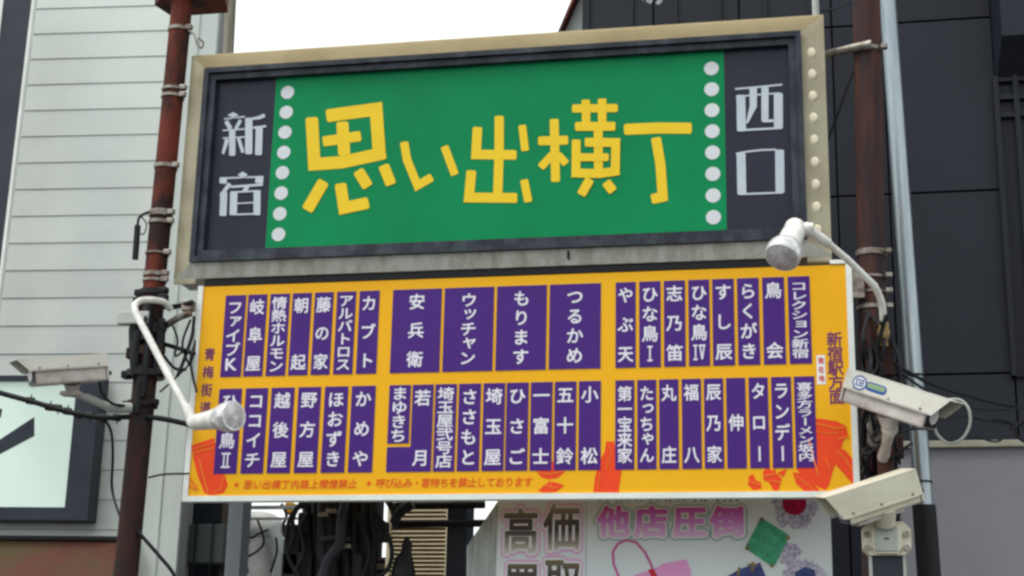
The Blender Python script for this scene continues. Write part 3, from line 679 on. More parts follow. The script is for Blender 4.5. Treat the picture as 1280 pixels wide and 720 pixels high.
# hardware cluster round the left pole
hw = empty('pole_hardware', 'dark cluster of clamps cables and brackets strapped to the left pole', 'pole fittings', on_line(Lb, Lt, 0, 520))
def LP(py, dx=0, dy=0): q = on_line(Lb, Lt, 0, py); return q+Vector((dx, dy, 0))
for py0, py1, dx, dy, r in ((392, 440, -.05, -.06, .034), (400, 500, .03, -.075, .02), (400, 470, .07, -.03, .03), (380, 455, -.07, .0, .03), (460, 520, .01, -.078, .018), (385, 430, .02, -.085, .03), (418, 470, -.03, -.075, .028)):
    mb = MB(); mb.tube([LP(py0, dx, dy), LP((py0+py1)/2, dx*1.2, dy*1.1), LP(py1, dx, dy)], r, 10); obj('cable_run', mb, m_cable, hw)
for py, r, h in ((366, .080, .03), (378, .083, .05), (412, .088, .06), (441, .092, .05), (468, .108, .035), (505, .085, .03)):
    mb = MB(); ring(mb, LP(py), Lt, r, h); c = LP(py); mb.bbox((c.x-r*1.0-0.012, c.y-0.06, c.z-h*.8), (c.x-r+0.03, c.y+0.0, c.z+h*.4), .005); mb.bbox((c.x+r-0.03, c.y-0.06, c.z-h*.3), (c.x+r+0.02, c.y-0.01, c.z+h*.7), .004); obj('clamp', mb, m_rustdark if py % 2 else m_black, hw)
c = LP(402); mb = MB(); mb.bbox((c.x-0.15, c.y-0.12, c.z-0.035), (c.x+0.04, c.y-0.06, c.z+0.035), .006); obj('clamp_plate', mb, m_palegrey, hw)
# brackets and cables between pole and board
for pts, r in (([(186,597),(205,593),(236,592)], .0065), ([(200,412),(222,398),(238,392)], .022), ([(205,430),(225,436),(243,442)], .014), ([(243,396),(240,420),(230,450),(222,470)], .012), ([(238,400),(228,430),(236,455)], .008), ([(210,385),(225,382),(240,378)], .018), ([(243,430),(238,450),(242,475),(246,490)], .008), ([(205,445),(218,460),(232,462)], .01), ([(215,405),(222,425),(219,445),(232,436)], .007), ([(200,490),(222,470),(240,450),(244,425)], .006)):
    mb = MB(); mb.tube(curve([P(x, y, YP+0.03-0.1*i/len(pts)) for i, (x, y) in enumerate(pts)]), r*.9, 8); obj('bracket_arm', mb, m_band if r > .02 else m_black, hw)
mb = MB(); c = P(241, 382, 0); mb.bbox((c.x-0.05, -0.05, c.z-0.04), (c.x+0.02, 0.0, c.z+0.02), .006); obj('bracket_plate', mb, m_band, hw)

# right rusted pole
YR = 0.12
Rt, Rb = P(1083, -40, YR), P(1095, 640, YR)
Rt = P(1082.5, -30, YR); ax = (Rt-Rb).normalized(); R0 = Rb - ax*(Rb.z/ax.z)
rp = empty('stained_pole', 'brown stained steel pole right of the green sign', 'pole', R0)
mb = MB(); mb.tube([R0, Rb, Rt + ax*0.3], 0.074, 20); obj('tube', mb, m_rust2, rp)
for py, h in ((64, .02), (317, .03), (348, .012), (367, .012), (385, .02)):
    mb = MB(); c = on_line(Rb, Rt, 0, py); ring(mb, c, Rt, 0.081, h); mb.bbox((c.x+0.07, c.y-0.07, c.z-0.012), (c.x+0.105, c.y-0.03, c.z+0.012), .003); obj('strap', mb, m_band, rp)
A = on_line(Rb, Rt, 0, 64)
mb = MB(); mb.tube([(UX1-0.02, 0.14, A.z), (A.x-0.05, YR-0.07, A.z), (A.x+0.02, YR-0.085, A.z)], [.022, .024, .03], 10); obj('stay_arm', mb, m_band, rp)
A = P(1055, 345, 0.03)
mb = MB(); mb.box((UX1+0.003, 0.02, A.z-0.12), (UX1+0.16, 0.05, A.z+0.03)); obj('mount_plate', mb, m_band, rp)
# galvanised pipe
YS = 1.2
St, Sb = P(1107, -30, YS), P(1155, 632, YS); ax = (Sb-St).normalized(); Sg = Sb+ax*((Sb.z)/-ax.z)
sp = empty('drain_pipe', 'silver galvanised pipe with black lower sleeve right of the rusty pole', 'pipe', Sg)
mb = MB(); mb.tube([Sb, St], 0.052, 20); obj('pipe', mb, m_zinc, sp)
mb = MB(); mb.tube([Sg, Sb-ax*-0.0], 0.066, 20); obj('sleeve', mb, m_cable, sp)
for py in (603, 470): mb = MB(); ring(mb, on_line(Sb, St, 0, py), St, 0.057, .012); obj('pipe_collar', mb, m_cable, sp)
mb = MB(); o_ = Vector((0.085, .02, 0)); mb.tube([P(1140, 540, YS)+o_*0, P(1120, 300, YS)], .008, 8); obj('earth_wire', mb, m_cable, sp)
# slim grey pole behind the sign top left and conduit top right
A, B = P(290, -30, 1.0), P(285, 75, 1.0); axx = (A-B).normalized(); G0 = B-axx*(B.z-3.2)/axx.z
mb = MB(); mb.tube([G0, A+axx*.3], 0.036, 12); obj('slim_pole', mb, mat('weathered timber', S(140, 132, 118), S(104, 98, 88), scale=10, stretch=(2, 2, .3), amt=1), None, 'slim weathered grey pole rising behind the top left of the green sign', 'pole')
A, B = P(1018, -30, 0.4), P(1020, 20, 0.4)
mb = MB(); mb.tube([B+(B-A)*6, A-(B-A)*2], 0.02, 10); obj('grey_conduit', mb, m_palegrey, None, 'thin grey conduit standing behind the top right corner of the green sign', 'conduit')

# rails carrying both boards from behind
for z, lab in ((UZ0+0.35, 'lower black rail behind the green sign'), (UZ1-0.35, 'upper black rail behind the green sign'), (Z0+0.25, 'lower black rail behind the amber board'), (Z0+H-0.25, 'upper black rail behind the amber board')):
    mb = MB(); mb.box((0.06, BK+0.02 if z > UZ0 else 0.07, z-0.02), (UX1-0.08, BK+0.06 if z > UZ0 else 0.11, z+0.02)); obj('support_rail', mb, m_black, None, lab, 'rail', 'carrying rails behind the boards')

# ------------------------------------------------------------------ lamps
def frame_along(A, B, up=Vector((0, 0, 1))):
    x = (B-A).normalized(); y = up.cross(x).normalized(); z = x.cross(y)
    return Matrix((x, y, z)).transposed()
lm = empty('spot_lamp', 'white spot lamp on a long bent arm over the left edge of the board', 'lamp', P(215, 382, -0.1))
arm = [P(213, 386, -0.06), P(205, 378, -0.12), P(190, 375, -0.2), P(176, 376, -0.27), P(168.5, 382, -0.31), P(170, 392, -0.33), P(190, 430, -.37), P(214, 476, -.41), P(235, 514, -.45)]
mb = MB(); mb.tube(curve(arm[:6], 6)[:-1]+arm[5:], 0.019, 12); obj('arm', mb, m_lampwhite, lm)
mb = MB(); mb.tube([P(233, 508, -.45), P(240, 526, -.46)], .027, 12); mb.ball(P(241, 527, -.46), .034); obj('swivel', mb, m_lampwhite, lm)
A = P(240, 529, -.46); B = P(286, 521, -.62)
mb = MB(); mb.tube([A, A.lerp(B, .12), A.lerp(B, .5), A.lerp(B, .74)], [.03, .042, .05, .058], 18); obj('socket', mb, m_lampwhite, lm)
mb = MB(); mb.tube([A.lerp(B, .7), A.lerp(B, .78), A.lerp(B, .92), A.lerp(B, 1.05), A.lerp(B, 1.12), A.lerp(B, 1.14)], [.05, .062, .076, .08, .078, .074], 20); obj('bulb', mb, m_chrome, lm)
mb = MB(); mb.tube([A.lerp(B, 1.125), A.lerp(B, 1.15), A.lerp(B, 1.175)], [.071, .058, .02], 20); obj('lens', mb, m_lens, lm)

lm = empty('flood_lamp', 'white reflector lamp on a curved arm before the green sign, at right', 'lamp', P(1103, 400, -0.1))
arm = [P(1104, 428, -.02), P(1104, 402, -.06), P(1102, 378, -.12), P(1093, 357, -.18), P(1060, 325, -.3), P(1035, 304, -.38), P(1012, 288, -.46)]
mb = MB(); mb.tube(curve(arm[:4], 6)[:-1]+arm[3:], 0.018, 12); obj('arm', mb, m_lampwhite, lm)
mb = MB(); a, b = P(1105, 403, -.06), P(1104, 432, -.02); mb.tube([a, a.lerp(b, .3), a.lerp(b, .31), a.lerp(b, .7), a.lerp(b, .71), b], [.024, .024, .03, .03, .022, .026], 12); obj('conduit_clamp', mb, mat('yellowed brass', S(160, 140, 92), S(110, 84, 50), scale=20, amt=1), lm)
mb = MB(); mb.tube([P(1035, 304, -.385), P(1013, 289, -.465)], .026, 12); mb.ball(P(1008, 286, -.47), .034); mb.tube([P(1016, 284, -.47), P(996, 284, -.48)], .024, 10); obj('swivel', mb, m_lampwhite, lm)
A = P(996, 283, -.48); B = P(979, 318, -.60)
mb = MB(); mb.ball(A+Vector((-.01, 0, -.01)), .053, 18, 10); mb.tube([A, A.lerp(B, .2), A.lerp(B, .6), A.lerp(B, .8)], [.04, .056, .06, .066], 18); obj('socket', mb, m_lampwhite, lm)
mb = MB(); mb.tube([A.lerp(B, .6), A.lerp(B, .72), A.lerp(B, .88), A.lerp(B, 1.0), A.lerp(B, 1.1), A.lerp(B, 1.12)], [.055, .075, .088, .088, .086, .082], 20); obj('bulb', mb, m_chrome, lm)
mb = MB(); mb.tube([A.lerp(B, 1.115), A.lerp(B, 1.15), A.lerp(B, 1.19)], [.08, .064, .02], 20); obj('lens', mb, m_lens, lm)

# ------------------------------------------------------------------ surveillance cameras
def cctv(name, label, A, B, wd_, ht, shield_h, mt_sh, mt_body, over=0.05, roll=0.0, visor=0.05):
    """A rear end, B front end of the housing"""
    R = frame_along(A, B) @ Matrix.Rotation(roll, 3, 'X'); L = (B-A).length
    r = empty(name, label, 'security camera', A, 'security cameras on the poles', rot=R)
    mb = MB(); mb.bbox((0.01, -wd_/2+.012, -ht/2), (L-visor, wd_/2-.012, ht/2-.012), .01); obj('housing', mb, mt_body, r, local=True)
    # sun shield: roof with two side skirts, slanted at the front
    t_ = .004; top = ht/2+.006; lo2 = ht/2-shield_h
    mb = MB()
    mb.hexa([(0, -wd_/2, top), (L+over, -wd_/2, top), (L+over, wd_/2, top), (0, wd_/2, top), (0, -wd_/2, top+t_), (L+over, -wd_/2, top+t_), (L+over, wd_/2, top+t_), (0, wd_/2, top+t_)])
    for sgn in (-1, 1):
        y0 = sgn*wd_/2; y1 = sgn*(wd_/2-t_)
        mb.hexa([(0, y0, lo2), (L-visor*.4, y0, lo2), (L-visor*.4, y1, lo2), (0, y1, lo2), (0, y0, top-.0005), (L+over, y0, top-.0005), (L+over, y1, top-.0005), (0, y1, top-.0005)])
    obj('sun_shield', mb, mt_sh, r, local=True)
    mb = MB(); mb.bbox((L-visor+.0005, -wd_/2+.02, -ht/2+.008), (L-visor+.006, wd_/2-.02, ht/2-.02), .002); obj('front_window', mb, m_glass, r, local=True)
    mb = MB(); mb.tube([(L-visor+.0065, 0, -.01), (L-visor+.012, 0, -.01)], ht*.26, 16); obj('lens', mb, m_chrome, r, local=True)
    for x in (L*.12, L*.5, L*.84):
        for sg in (-1, 1):
            mb = MB(); mb.tube([(x, sg*(wd_/2-.001), lo2+.016), (x, sg*(wd_/2+.004), lo2+.016)], .0055, 8); obj('screw', mb, m_band, r, local=True)
    mb = MB(); mb.tube([(.012, .02, -ht*.2), (-.03, .02, -ht*.2)], [.016, .012], 10); obj('cable_gland', mb, m_black, r, local=True)
    mb = MB(); mb.bbox((-.004, -wd_/2+.006, -ht/2+.004), (.0095, wd_/2-.006, ht/2-.014), .003); obj('rear_cap', mb, mt_body, r, local=True)
    mb = MB()
    for y in (-wd_/2-.002, wd_/2+.002):
        mb.box((L*.05, min(y, y*.96), lo2-.002), (L*.93, max(y, y*.96), lo2+.008))
    obj('skirt_lip', mb, mt_body, r, local=True)
    return r, L
# left
c1, L = cctv('security_camera', 'weathered white surveillance camera pointing left beside the left pole', P(130, 461, -.25), P(28, 468, -.55), .15, .135, .06, m_camwhite, m_camgrey, over=.045, roll=math.radians(-4))
mb = MB(); mb.tube([P(90, 478, -.33), P(90, 490, -.3)], [.05, .03], 12); mb.bbox(tuple(P(90, 492, -.3)-Vector((.06, .03, .012))), tuple(P(90, 492, -.3)+Vector((.05, .03, .012))), .004); obj('tilt_head', mb, m_camgrey, c1)
mb = MB(); mb.tube(curve([P(84, 492, -.3), P(108, 497, -.25), P(135, 508, -.15), P(165, 510, -.08)]), [.016]*8+[.022]*8+[.03]*9, 12); obj('mounting_arm', mb, m_palegrey, c1)
# right upper
c2, L = cctv('security_camera', 'white surveillance camera with a blue and green sticker pointing right, over the board edge', P(1063, 484, -.30), P(1178, 521, -.52), .15, .155, .085, m_camwhite, m_camgrey, over=.05, roll=math.radians(4))
mb = MB(); mb.tube([P(1110, 518, -.38), P(1112, 532, -.35)], [.055, .04], 12); mb.ball(P(1112, 536, -.33), .04); mb.tube([P(1112, 536, -.33), P(1108, 556, -.22), P(1104, 572, -.1)], [.032, .024, .03], 12); obj('tilt_head', mb, m_camgrey, c2)
# sticker on the shield's side skirt
yy = -.075-.0016
def on_skirt(cx, cz, rx, rz, n=24): return [(cx+rx*math.cos(2*math.pi*k/n), cz+rz*math.sin(2*math.pi*k/n)) for k in range(n)]
mb = MB(); mb.open = True; mb.flat(on_skirt(.085, .038, .040, .036), yy); stk = obj('sticker', mb, m_blue, c2, local=True, label='blue ring and green bar sticker')
mb = MB(); mb.open = True; mb.flat(on_skirt(.085, .038, .033, .029), yy-.0006); obj('sticker_disc', mb, m_stk, stk, local=True)
mb = MB(); mb.open = True
for q in ([(.062,.05),(.108,.05),(.108,.055),(.062,.055)], [(.062,.022),(.108,.022),(.108,.027),(.062,.027)], [(.066,.027),(.072,.027),(.072,.05),(.066,.05)], [(.084,.029),(.09,.029),(.09,.048),(.084,.048)], [(.1,.027),(.106,.027),(.106,.05),(.1,.05)], [(.09,.036),(.1,.036),(.1,.041),(.09,.041)]): mb.flat(q, yy-.0012)
obj('sticker_mark', mb, m_blue, stk, local=True)
def pill(x0, x1, z0, z1):
    r = (z1-z0)/2; c = (z0+z1)/2
    return [(x1-r+r*math.cos(a), c+r*math.sin(a)) for a in [math.radians(-90+k*18) for k in range(11)]] + [(x0+r+r*math.cos(a), c+r*math.sin(a)) for a in [math.radians(90+k*18) for k in range(11)]]
mb = MB(); mb.open = True; mb.flat(pill(.118, .235, .014, .058), yy); obj('sticker_bar', mb, m_blue, stk, local=True)
mb = MB(); mb.open = True; mb.flat(pill(.126, .226, .028, .052), yy-.0006); obj('sticker_bar', mb, m_lime, stk, local=True)
# right lower
c3, L = cctv('security_camera', 'cream surveillance camera pointing left on a junction box at lower right', P(1142, 607, -.35), P(1040, 640, -.48), .16, .15, .115, m_camcream, m_camcream, over=.04, roll=math.radians(-10))
mb = MB(); mb.bbox((.1, -.05, -.095), (.34, .05, -.071), .004); obj('under_plate', mb, m_camgrey, c3, local=True)
mb = MB(); mb.tube([P(1107, 634, -.42), P(1107, 655, -.36)], [.05, .045], 14); obj('tilt_head', mb, m_camcream, c3)
# junction box, stub post
jb = empty('junction_box', 'cream eight sided mounting box with a grey plate under the lower right camera', 'junction box', P(1108, 695, -.3))
A = P(1077, 652, -.33); B = P(1140, 694, -.33); cx = (A.x+B.x)/2; cz = (A.z+B.z)/2; hw_ = (B.x-A.x)/2; hh = (A.z-B.z)/2; c_ = .035
oct_ = [(cx-hw_+c_, cz-hh), (cx+hw_-c_, cz-hh), (cx+hw_, cz-hh+c_), (cx+hw_, cz+hh-c_), (cx+hw_-c_, cz+hh), (cx-hw_+c_, cz+hh), (cx-hw_, cz+hh-c_), (cx-hw_, cz-hh+c_)]
mb = MB(); mb.prism(oct_, -.33, -.2); obj('box', mb, m_camcream, jb)
mb = MB(); mb.prism([(cx+(x-cx)*.62, cz+(z-cz)*.92) for x, z in oct_], -.35, -.3305); obj('raised_cover', mb, m_camcream, jb)
mb = MB(); mb.bbox((cx-.055, -.36, cz-.062), (cx+.05, -.3505, cz+.052), .003); obj('plate', mb, m_palegrey, jb)
mb = MB(); mb.box((cx-.012, -.364, cz-.008), (cx+.01, -.3605, cz-.002)); obj('slot', mb, m_black, jb)
for dx, dz in ((-hw_+.022, .02), (-hw_+.022, -.045), (hw_-.022, .02), (hw_-.022, -.045)):
    mb = MB(); mb.tube([(cx+dx, -.345, cz+dz), (cx+dx, -.33, cz+dz)], .014, 10); obj('bolt', mb, m_band, jb)
st_ = empty('stub_post', 'dark square post with pale edges carrying the lower right camera', 'post', (cx, -.25, 0))
zz = cz-hh-.003
mb = MB(); mb.box((cx-.07, -.31, 0), (cx+.07, -.22, zz)); obj('post', mb, m_darkblue, st_)
for x in (cx-.085, cx+.071): mb = MB(); mb.box((x, -.315, 0), (x+.014, -.215, zz)); obj('edge_strip', mb, m_palegrey, st_)

# clamps, rusty brackets and cable snarl on right pole
hr = empty('pole_fittings', 'rusty clamps and tangled cables on the right pole behind the cameras', 'pole fittings', P(1100, 620, 0))
for (x0, y0, x1, y1, Y, mt_) in ((1080, 395, 1092, 470, 0.0, m_rustdark), (1095, 430, 1118, 470, 0.03, m_rustdark), (1083, 520, 1108, 560, 0, m_band), (1096, 560, 1118, 600, -.05, m_rust2), (1078, 470, 1090, 500, 0, m_black), (1084, 610, 1100, 650, 0, m_rust2), (1112, 545, 1130, 572, .02, m_rustdark), (1078, 560, 1092, 590, .02, m_rust2)):
    A = P(x0, y0, Y); B = P(x1, y1, Y); mb = MB(); mb.bbox((A.x, Y-.03, B.z), (B.x, Y+.05, A.z), .006); obj('bracket', mb, mt_, hr)
random.seed(3)
for k in range(16):
    pts = []; x = random.uniform(1080, 1112); y = random.uniform(380, 520)
    for j in range(5):
        pts.append(P(x, y, random.uniform(-.12, .05))); x = min(1125, max(1078, x+random.uniform(-22, 22))); y += random.uniform(15, 45)
    mb = MB(); mb.tube(curve(pts, 6), random.uniform(.005, .011), 7); obj('cable', mb, m_cable, hr)
mb = MB()
for (cx_, cy_) in ((1102, 545), (1090, 560), (1118, 566)):
    mb.tube(curve([P(cx_-14, cy_, -.1), P(cx_-6, cy_+8, -.12), P(cx_+10, cy_-4, -.12), P(cx_+22, cy_-12, -.1)]), .007, 7)
obj('cable_bundle', mb, m_cable, hr)

# ------------------------------------------------------------------ cables
def cable(label, pts, r, mt=None, group=None):
    mb = MB(); mb.tube(curve([P(*p) for p in pts], 10), r, 8); return obj('cable', mb, mt or m_cable, None, label, 'cable', group)
cable('thick taped cable sagging across the lit signboard to the left pole', [(-30, 482, -.2), (0, 491, -.2), (40, 502, -.18), (90, 516, -.14), (130, 522, -.1), (165, 521, -.06), (200, 523, -.06), (238, 531, -.03)], .015)
mb = MB()
random.seed(5)
for k, (x, y) in enumerate(((38, 501), (62, 509), (72, 510), (84, 514), (98, 518), (112, 519), (128, 522), (146, 522))):
    p = P(x, y, -.18+.001*x); mb.tube([p+Vector((-.02, 0, .003)), p+Vector((.02, 0, -.003))], .021, 8); mb.tube([p, p+Vector((.005, 0, random.choice((-1, 1))*.035))], .004, 6)
obj('cable_ties', mb, m_cable, None, 'row of dark ties knotted round the sagging left cable', 'cable ties')
cable('thin cable curving down the white siding from the sagging cable', [(130, 523, -.08), (139, 540, -.04), (141, 570, .2), (140, 610, .4), (148, 640, .3), (158, 660, .1)], .008)
cable('black cable looping off the foot of the left pole', [(172, 664, -.06), (186, 680, -.05), (200, 696, -.04), (216, 716, -.02), (225, 740, 0)], .010)
cable('cable dropping from the left camera housing', [(124, 472, -.25), (127, 490, -.25), (140, 504, -.2), (160, 508, -.1)], .008)
rg = 'cables strung from the right pole past the grey wall'
cable('long dark cable running right from the upper right camera to the frame edge', [(1118, 455, .05), (1160, 478, .3), (1200, 492, .7), (1250, 505, 1.2), (1300, 512, 1.7)], .010)
cable('second dark cable drooping under the long one toward the right edge', [(1120, 462, .05), (1165, 492, .3), (1215, 510, .7), (1260, 512, 1.2), (1300, 506, 1.7)], .007)
cable('pale cable loop hanging from the front of the upper right camera', [(1180, 500, -.4), (1200, 500, -.4), (1211, 512, -.4), (1212, 532, -.38), (1202, 549, -.36), (1186, 554, -.34), (1173, 545, -.3), (1168, 535, -.3)], .007, m_palegrey)
cable('dark cable bight below the upper right camera by the silver pipe', [(1122, 540, 0), (1150, 536, .1), (1170, 540, .3), (1180, 548, .5), (1195, 552, .7), (1215, 545, .9), (1245, 552, 1.1), (1262, 540, 1.2), (1262, 528, 1.2), (1240, 524, 1.2)], .006)
cable('taut black cable crossing to the right edge above the coping', [(1120, 548, 0), (1150, 530, .3), (1200, 521, .8), (1240, 527, 1.3), (1300, 535, 1.9)], .006)
cable('coiled black cable at the right frame edge above the coping', [(1272, 530, 1.5), (1285, 524, 1.5), (1296, 536, 1.5), (1286, 552, 1.5), (1272, 546, 1.5), (1270, 534, 1.5), (1283, 526, 1.5)], .009)
cable('thin black wire slanting from the stay arm behind the green sign', [(1066, 90, .1), (1050, 135, .12), (1036, 172, .14), (1024, 205, .16)], .006)
cable('thin wire crossing from the sign corner to the dark wall', [(1010, 14, .6), (1040, 12, .8), (1060, 4, 1.0), (1090, -4, 1.4)], .006)

# ------------------------------------------------------------------ banner under the boards
YN = 0.55
bn = empty('shop_banner', 'pale shop banner with pink lettering and jewellery pictures under the name board', 'banner', P(830, 740, YN))
xL = P(600, 680, YN).x; xM = P(733, 670, YN).x; xR = P(1039, 670, YN).x; zT = P(800, 600, YN).z; zBn = P(800, 790, YN).z
x622 = P(622, 640, YN).x
mb = MB(); mb.box((x622, YN, zBn), (xM-.002, YN+.03, zT)); bl_ = obj('left_panel', mb, mat('banner vinyl light', S(214, 222, 230), S(204, 212, 222), scale=2, rough=.4), bn)
mb = MB(); mb.box((xM+.002, YN-.006, zBn), (xR, YN+.03, zT)); br_ = obj('right_panel', mb, m_banner, bn)
mb = MB()
pl = [(p.x, p.z) for p in (P(583, 790, YN), P(621.5, 790, YN), P(621.5, 627, YN), P(583, 683, YN))]
mb.prism(pl, YN+.004, YN+.02)
for k in range(5):
    x = P(588+7*k, 690, YN).x; zt2 = P(590+7*k, 675-10*k, YN).z; mb.tube([(x, YN+.006, zBn), (x+.005, YN+.006, zt2)], .009, 8)
obj('folded_sheet', mb, m_sheet, bn)
YL = YN-.002
m_ink1 = ramp_mat('dark ink fade', S(110, 108, 104), S(90, 84, 70), 0, 1)
def px_glyph(name, ch, x0, x1, y0, y1, layers, Y, par, lab=None):
    A = P(x0, y0, Y); B = P(x1, y1, Y); cx = (A.x+B.x)/2; cz = (A.z+B.z)/2; w_ = (B.x-A.x)/.93; h_ = (A.z-B.z)/.93
    for i, (off, mt_) in enumerate(layers):
        lettering(name if i == len(layers)-1 else name+'_outline', [(ch, cx, cz, w_, h_)], Y-.0012*i, mt_, par, off=off)
m_outp = mat('lilac outline print', S(222, 170, 214), rough=.5); m_outw = mat('white outline print', (0.86,0.87,0.9), rough=.5); m_outg = mat('grey green outline print', S(142, 172, 176), rough=.5)
za = P(680, 632, YN).z; zb2 = P(680, 695, YN).z
def fade(name, z_hi, z_lo, cols):
    M = bpy.data.materials.new(name); M.use_nodes = True; n = M.node_tree; b = n.nodes['Principled BSDF']; b.inputs['Roughness'].default_value = .5
    geo = n.nodes.new('ShaderNodeNewGeometry'); sp_ = n.nodes.new('ShaderNodeSeparateXYZ'); mr = n.nodes.new('ShaderNodeMapRange'); mr.inputs[1].default_value = z_lo; mr.inputs[2].default_value = z_hi
    cr = n.nodes.new('ShaderNodeValToRGB'); cr.color_ramp.elements[0].color = (*cols[0], 1); cr.color_ramp.elements[1].color = (*cols[-1], 1)
    for i, c in enumerate(cols[1:-1]): e_ = cr.color_ramp.elements.new((i+1)/(len(cols)-1)); e_.color = (*c, 1)
    n.links.new(geo.outputs['Position'], sp_.inputs[0]); n.links.new(sp_.outputs['Z'], mr.inputs[0]); n.links.new(mr.outputs[0], cr.inputs[0]); n.links.new(cr.outputs[0], b.inputs['Base Color'])
    return M
ink = fade('dark metallic ink fade', za, zb2, [S(214, 212, 210), S(150, 140, 126), S(44, 36, 36), S(84, 72, 62), S(160, 150, 138)])
ink2 = fade('dark metallic ink fade lower', P(680, 700, YN).z, P(680, 760, YN).z, [S(120, 112, 96), S(40, 34, 30), S(50, 44, 40), S(110, 96, 70)])
mag = fade('magenta ink fade', P(830, 632, YN).z, P(830, 673, YN).z, [S(226, 190, 234), S(206, 130, 210), S(196, 56, 168)])
for ch, x0, x1, y0, y1, ik in (('高', 630, 672, 637, 692, ink), ('価', 681, 724, 631, 688, ink), ('買', 632, 673, 704, 760, ink2), ('取', 682, 725, 699, 756, ink2)):
    px_glyph('letter', ch, x0, x1, y0, y1, [(.12, m_outp), (.075, m_outw), (.024, ik)], YL, bl_)
for ch, x0, x1 in (('他', 748, 786), ('店', 794, 834), ('圧', 842, 882), ('倒', 889, 930)):
    px_glyph('letter', ch, x0, x1, 634, 671, [(.15, m_outg), (.105, m_outw), (.045, mag)], YL-.006, br_)
random.seed(11)
prints('cropped_lettering', [stroke([(x, 620), (x+random.uniform(-4, 4), 626.5)], 3) for x in range(750, 930, 9)], YL-.007, m_ptext, br_)
YQ = YL-.007
prints('handbag_picture', [stroke([(774, 722), (767, 705), (766, 690), (772, 680), (783, 675), (795, 678), (806, 690), (814, 706), (820, 724)], 3.2)], YQ, m_pinkd, br_)
prints('handbag_picture', [[(790, 760), (792, 719), (818, 711), (830, 704), (858, 699), (863, 712), (868, 760)]], YQ-.001, m_pink, br_)
prints('handbag_picture', [[(810, 712), (817, 711), (824, 724), (818, 730)]], YQ-.002, m_redp, br_)
prints('gem_halo', [ell(996, 628, 30, 32, 48, 0, .16)], YQ, m_dia, br_)
prints('gem', [ell(993, 630, 15, 14)], YQ-.001, m_ruby, br_, label='round red gem picture')
prints('ring_shank', [stroke([(975, 702), (990, 700), (1000, 690), (992, 680)], 5), ell(985, 690, 10, 12)], YQ, m_dia, br_)
prints('gem', [[(950, 649), (955, 649), (985, 668), (984, 676), (969, 706), (963, 707), (933, 686), (933, 681)]], YQ-.002, m_em, br_, label='square green gem picture')
prints('gem_setting', [ell(952, 649, 3, 2.4, 8), ell(985, 672, 2.6, 3, 8), ell(965, 707, 3, 2.4, 8), ell(934, 685, 2.6, 3, 8)], YQ-.003, m_gold, br_)
prints('gem_halo', [ell(1005, 722, 27, 22, 48, 0, .16)], YQ, m_dia, br_)
prints('gem', [[(993, 716), (1006, 708), (1018, 712), (1022, 730), (996, 735)]], YQ-.001, m_sap, br_, label='dark blue gem picture')
prints('watch_picture', [[(908, 721), (925, 711), (950, 703), (958, 722), (960, 750), (912, 750)]], YQ, m_sap, br_)
prints('watch_picture', [stroke([(922, 720), (924, 709)], 3), stroke([(940, 716), (941, 702)], 3.4), stroke([(934, 706), (946, 706)], 3)], YQ-.001, m_gold, br_)

# ------------------------------------------------------------------ alley clutter under the boards
# dark end wall with post, left
Yc = 1.7
A = P(222, 660, Yc); B = P(284, 660, Yc); zt3 = P(250, 600, Yc).z
t = empty('dark_shed', 'dark recessed shopfront beside the white building under the name board', 'shopfront', ((A.x+B.x)/2, Yc, 0))
mb = MB(); mb.box((A.x-.3, Yc+.3, 0), (B.x-.02, Yc+.36, zt3+.3)); obj('wall', mb, m_darkblue, t)
mb = MB(); mb.box((P(262, 650, Yc).x, Yc+.21, 1.2), (P(277, 650, Yc).x, Yc+.298, zt3+.3)); obj('timber_post', mb, mat('brown timber', S(92, 82, 72), S(70, 62, 56), amt=1, stretch=(3, 3, .3)), t)
mb = MB(); mb.bbox((P(226, 690, Yc).x, Yc, P(240, 704, Yc).z), (P(279, 690, Yc).x, Yc+.2, P(240, 655, Yc).z), .01); obj('cabinet', mb, mat('grey green cabinet', S(70, 76, 76), S(56, 60, 62)), t)
for x, w_ in ((P(241, 690, Yc).x, .006), (P(262, 690, Yc).x, .005)):
    mb = MB(); mb.tube([(x, Yc-.02, 0), (x+.02, Yc-.02, 3.2), (x+.1, Yc-.02, zt3+.3)], w_, 8); obj('conduit', mb, m_cable, t)
A = P(284, 660, 1.2); B = P(303, 660, 1.2)
mb = MB(); mb.bbox((A.x, 1.2, 0), (B.x, 1.34, Z0+.9), .006); obj('grey_column', mb, mat('blue grey column', S(104, 110, 116), S(84, 90, 96), stretch=(2, 2, .3)), None, 'blue grey square column in the alley mouth under the left of the board', 'column')
# black riser of pipes and cables
m_hose = mat('grey hose', S(50, 52, 58), S(34, 36, 40), scale=9)
rs = empty('cable_riser', 'black mass of pipes meters and cables hanging below the name board', 'utility riser', (P(430, 690, .7).x, .7, 0))
random.seed(21)
A = P(384, 660, .75); B = P(474, 660, .75)
mb = MB(); mb.bbox((A.x+.02, .70, P(430, 692, .7).z), (B.x-.03, .95, Z0+.5), .01); mb.bbox((A.x+.02, .71, 1.2), (P(436, 692, .7).x, .94, P(430, 692, .7).z+.001), .01); obj('backboard', mb, m_black, rs)
xs_ = [385, 397, 404, 416, 424, 432, 441, 452, 460, 467]
for i, px in enumerate(xs_):
    r = random.choice((.022, .03, .04, .05)); y = .72-random.uniform(0, .12); pts = [P(px+random.uniform(-3, 3), 600, y), P(px+random.uniform(-2, 2), 650, y-.02), P(px+random.uniform(-2, 2), 690, y), P(px+random.uniform(-3, 3), 740, y)]
    pts.append(Vector((pts[-1].x, y, 1.2))); mb = MB(); mb.tube(curve(pts, 6), r, 12); obj('pipe', mb, random.choice((m_cable, m_black, m_hose)), rs)
